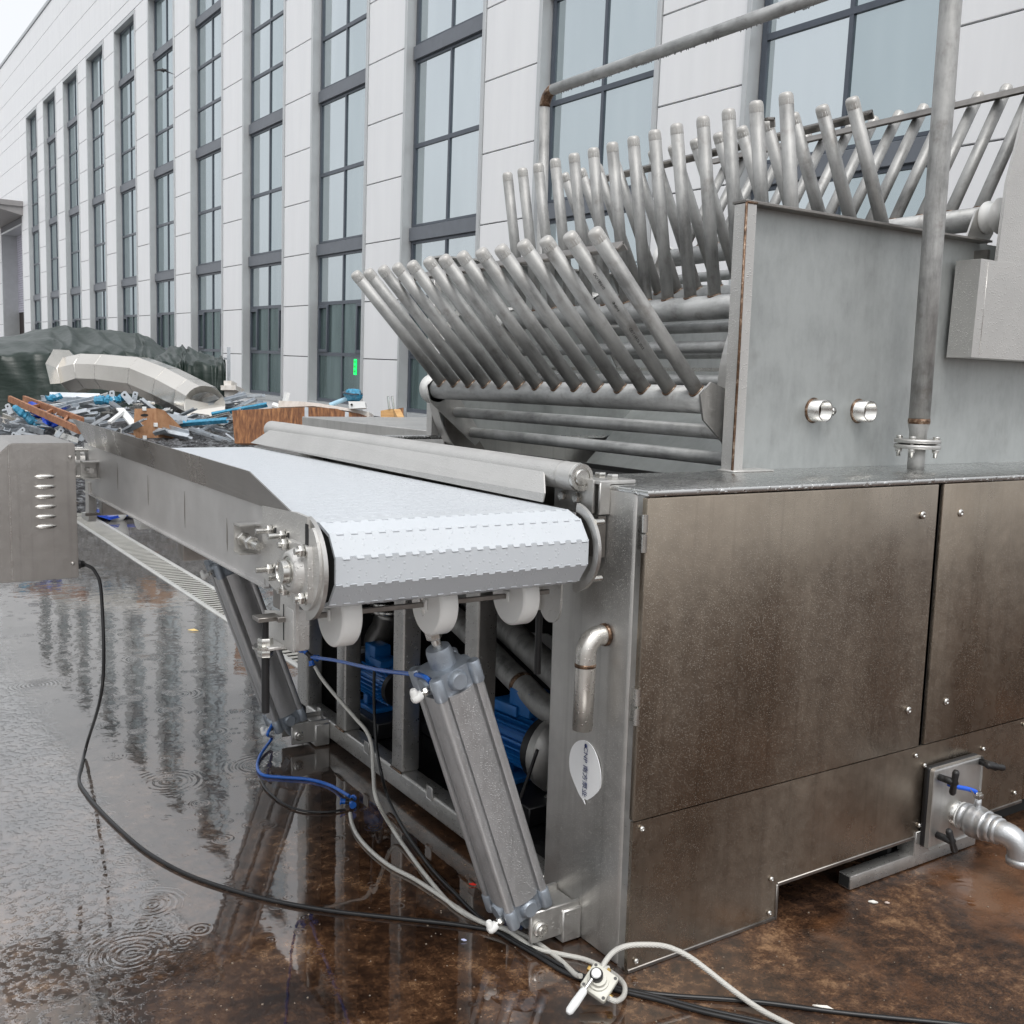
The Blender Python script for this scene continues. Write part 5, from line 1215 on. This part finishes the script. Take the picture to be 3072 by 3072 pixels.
# blue-wrapped members
def wrapped(x0, y0, x1, y1, D, r, label, mat=F_film):
    b = MB(); p, q = at(x0, y0, D), at(x1, y1, D + .1); n = 14; P = []; rad = []
    for k in range(n+1):
        c = p.lerp(q, k/n) + V((random.uniform(-1,1), random.uniform(-1,1), random.uniform(-1,1)))*r*.25; P.append(c); rad.append(r*random.uniform(.65, 1.25))
    b.tube(P, r, 7, radii=rad); solo('wrapped_beam', b, mat, label, 'wrapped scrap', sharp=10)
wrapped(45, 1222, 130, 1290, 12.4, 0.046, 'blue film wrapped beam slanting at the left of the scrap heap')
wrapped(140, 1198, 185, 1190, 13.4, 0.043, 'short blue wrapped end left of the long channel on the heap')
wrapped(290, 1202, 345, 1200, 13.0, 0.056, 'blue wrapped bundle on top of the long channel beside the holed plate')
wrapped(345, 1200, 380, 1188, 13.3, 0.050, 'blue wrapped stub right of the bundle under the chute')
wrapped(90, 1215, 160, 1270, 12.5, 0.062, 'deep blue plastic sheet bundle under the wooden ladder', F_film2)
wrapped(140, 1262, 170, 1268, 12.0, 0.056, 'deep blue crumpled bag at the foot of the ladder', F_film2)
wrapped(105, 1240, 120, 1230, 12.6, 0.037, 'small light blue scrap of film beside the ladder')
# wooden ladder
lt = thing('wooden_ladder', 'reddish wooden ladder leaning down the left of the scrap heap', 'ladder', at(130, 1280, 11.6))
for a in (((28,1196,12.7), (240,1292,11.4)), ((72,1196,12.9), (248,1262,11.6))):
    b = MB(); b.bar(at(*a[0]), at(*a[1]), .035, .075); build('rail', b, W_lad, lt)
for f in (.30, .52, .78, .95):
    p = at(28,1196,12.7).lerp(at(240,1292,11.4), f); q = at(72,1196,12.9).lerp(at(248,1262,11.6), f); b = MB(); b.bar(p, q, .03, .03); build('rung', b, W_lad, lt)
# wooden box with hand hole
bx = thing('plywood_box', 'brown plywood box with a hand hole and white corner clips on the heap', 'box', at(435, 1300, 11.9))
c = at(434, 1270, 11.9); e1, e3 = (RX*.98 + UX*.02).normalized(), (FX*.75 + RX*.62).normalized(); ups = V((0,0,1))
wv, hv_ = .135, .17
b = MB(); b.prism([c - e1*wv - ups*hv_, c + e1*wv*1.05 - ups*hv_, c + e1*wv*.95 + ups*hv_, c - e1*wv*.85 + ups*hv_], e3*.012 + V((0,0,0))); b.prism([c + e1*wv*1.05 - ups*hv_, c + e1*wv*.95 + ups*hv_, c + e1*wv*.95 + ups*hv_*.9 + e3*.1, c + e1*wv*1.1 + e3*.45 - ups*hv_*.9], e1*.01); build('box_panel', b, W_ply, bx)
b = MB(); o = c + ups*hv_*.55 - FX*.004; b.prism([o + e1*(.045*math.cos(a)) + ups*(.016*math.sin(a)) for a in [math.radians(k*24) for k in range(15)]], FX*.003); build('hand_hole', b, K_dark, bx)
for dx, dz in ((-.9,-.1), (.95,-.1), (0,1.0), (0,-.95)):
    o = c + e1*wv*dx + ups*hv_*dz - FX*.006; b = MB(); b.box((o.x-.02, o.y-.02, o.z-.025), (o.x+.02, o.y+.02, o.z+.02), .002, 1); build('corner_clip', b, F_foam, bx)
b = MB(); b.prism([at(355,1300,12.2), at(560,1298,12.2), at(560,1320,12.2), at(355,1320,12.2)], FX*.4); solo('wooden_pallet_board', b, W_board, 'low reddish board lying under the plywood box', 'board')
b = MB(); b.bar(at(360,1226,12.4), at(402,1276,12.0), .09, .02); solo('white_plank', b, F_foam, 'white coated plank leaning between the channels and the plywood box', 'plank')
b = MB(); b.bar(at(328,1268,12.0), at(368,1236,12.2), .05, .03); solo('white_plank', b, F_foam, 'grey-white strip propping the white plank on the heap', 'plank')
# far left pale slab
b = MB(); b.prism([at(-150,1240,14.5), at(60,1255,13.6), at(100,1310,12.4), at(-150,1310,12.4)], V((0,0,-.3))); solo('concrete_slab', b, simple('pale_slab', (.30,.28,.25), .6, 0, 5, .2), 'pale slab edge at the far left of the scrap heap', 'slab')
# timber boards behind the conveyor
b = MB(); P = [(696,1232), (760,1228), (835,1224), (905,1222), (960,1222), (1010,1226), (1040,1236), (1075,1240), (1110,1252), (1125,1262), (1110,1275), (900,1330), (704,1330)]
D = 9.5; b.prism([at(x, y, D + (x-700)*.001) for x, y in P], FX*.25); tb_ = thing('timber_crate_side', 'weathered brown timber crate side standing behind the chute plate', 'crate', at(800, 1400, D))
build('board_face', b, W_board, tb_)
for x in (919, 1040):
    b = MB(); b.prism([at(x-5, 1220 + (x-919)*.12, D-.02), at(x+6, 1222+ (x-919)*.12, D-.02), at(x+5, 1300, D-.02), at(x-6, 1300, D-.02)], FX*.01); build('metal_strap', b, Z_galv, tb_)
b = MB(); P = [(836,1202), (900,1204), (960,1210), (1030,1222), (1108,1236), (1108,1254), (1095,1250), (1080,1244), (1050,1234), (1000,1226), (940,1218), (834,1222)]
b.prism([at(x, y, 9.9) for x, y in P], FX*.3); solo('white_board', b, W_white, 'torn white board lying on top of the timber crate side', 'board')
b = MB(); b.prism([at(1045,1204,9.8), at(1094,1204,9.8), at(1097,1224,9.8), at(1048,1226,9.8)], FX*.1); wb = solo('white_bracket', b, F_foam, 'small white end piece with a dark hole resting on the torn board', 'bracket')
b = MB(); b.cyl(at(1055, 1214, 9.79), at(1055, 1214, 9.785), .011, seg=14); build('bolt_hole', b, K_dark, wb)
# blue-wrapped adjustable foot
ft = thing('blue_wrapped_foot', 'pale tube with a square foot plate in crumpled blue film on the torn board', 'machine foot', at(1020, 1212, 10))
b = MB(); b.tube([at(990,1215,10), at(1050,1192,10)], .022, 12); build('tube', b, simple('pale_blue_tube', (.35,.55,.68), .3), ft)
b = MB(); P = []; cc = at(1060, 1184, 10); 
for k in range(26):
    a = 2*math.pi*k/26; P.append((math.cos(a), math.sin(a)))
rings = []
for j in range(7):
    v_ = j/6; r_ = .055 + .03*math.sin(v_*3.0); rings.append([b.bm.verts.new(cc + (RX*x + FX*y)*r_*random.uniform(.85,1.15) + UX*(v_*.11-.06)) for x, y in P])
for A_, B_ in zip(rings, rings[1:]):
    for k in range(26): b.bm.faces.new((A_[k], A_[(k+1)%26], B_[(k+1)%26], B_[k]))
b.bm.faces.new(rings[-1]); build('film_wrap', b, F_film, ft, sharp=12)
b = MB(); b.prism([at(1026,1176,9.95), at(1062,1163,10.1), at(1088,1180,10.0), at(1062,1182,9.85)], UX*-.012); build('foot_plate', b, W_frame, ft)
b = MB(); b.tube([at(818,1215,10.2), at(846,1225,10.2)], .03, 8); b.bar(at(852,1218,10.3), at(862,1178,10.3), .1, .03); solo('white_bracket', b, F_foam, 'white slotted bracket standing up behind the timber crate side', 'bracket')
# split timber offcuts near the machine
b = MB(); P = [(1142,1232), (1165,1228), (1182,1226), (1182,1262), (1142,1258)]; b.prism([at(x, y, 7.5) for x, y in P], FX*.08); solo('timber_offcut', b, W_pine, 'raw pale pine offcut standing by the far tank edge', 'timber')
b = MB(); b.bar(at(1190,1233,7.4), at(1206,1266,7.3), .05, .03); solo('timber_offcut', b, W_pine, 'narrow slanting pine offcut beside the dark post', 'timber')
b = MB(); b.prism([at(1184,1228,7.7), at(1214,1222,7.7), at(1214,1266,7.7), at(1184,1268,7.7)], FX*.05); solo('timber_offcut', b, W_board, 'dark brown split board behind the slanting pine offcut', 'timber')
b = MB(); P = [(1128,1262), (1150,1254), (1200,1262), (1206,1268), (1128,1268)]; b.prism([at(x, y, 7.4) for x, y in P], FX*.1); solo('timber_offcut', b, W_board, 'low splintered brown wood under the pine offcuts', 'timber')
gm = N('clear_glass_bottle'); GL = gm.done((.75,.80,.78), .05, 0, Transmission_Weight=.7)
b = MB(); b.cyl(at(1168,1228,7.5), at(1164,1188,7.5), .009, seg=12); b.cyl(at(1182,1228,7.5), at(1176,1188,7.5), .009, seg=12); solo('glass_tubes', b, GL, 'two clear upright glass tubes stuck behind the pine offcut', 'glass tubes')
b = MB(); b.cyl(at(1215,1268,7.6), at(1215,1222,7.6), .012, seg=10); solo('steel_stake', b, Z_galv2, 'thin dark steel post right of the pine offcuts', 'stake')
# steel post and pale plinth by the wall
b = MB(); b.bar(at(687,1150,16), at(686,1042,16), .05, .05); b.bar(at(672,1076,16), at(690,1076,16), .03, .03); solo('steel_stake', b, Z_galv2, 'grey upright steel post beside the small tarpaulin heap', 'stake')
b = MB(); b.prism([at(662,1156,15.5), at(707,1156,15.5), at(707,1170,15.5), at(662,1170,15.5)], FX*.5); b.prism([at(670,1170,15.6), at(700,1170,15.6), at(700,1190,15.6), at(670,1190,15.6)], FX*.4); b.prism([at(668,1142,15.6), at(694,1142,15.6), at(694,1156,15.6), at(668,1156,15.6)], FX*.3); solo('stone_block', b, W_white, 'pale block on a dark base at the foot of the wall', 'block')
# blue sheet by the drain
b = MB(); P = [(285,1532), (300,1515), (315,1522), (340,1530), (400,1536), (420,1545), (330,1556), (290,1552)]
b.prism([gnd(x, y+8, .01) + V((0, 0, random.uniform(0, .05))) for x, y in P], (0, 0, .03)); solo('blue_sheet', b, F_film2, 'crumpled deep blue plastic sheet on the ground at the end of the drain', 'plastic sheet')
b = MB(); cc = gnd(352, 1560, .0); b.lathe((cc.x, cc.y, 0), (cc.x, cc.y, .16), [(0,.06),(.3,.10),(1,.12)], 16); solo('plastic_tub', b, F_foam, 'grey-white tub standing under the conveyor near the blue sheet', 'tub')

for o in bpy.data.objects:
    if '_b' in o: del o['_b']
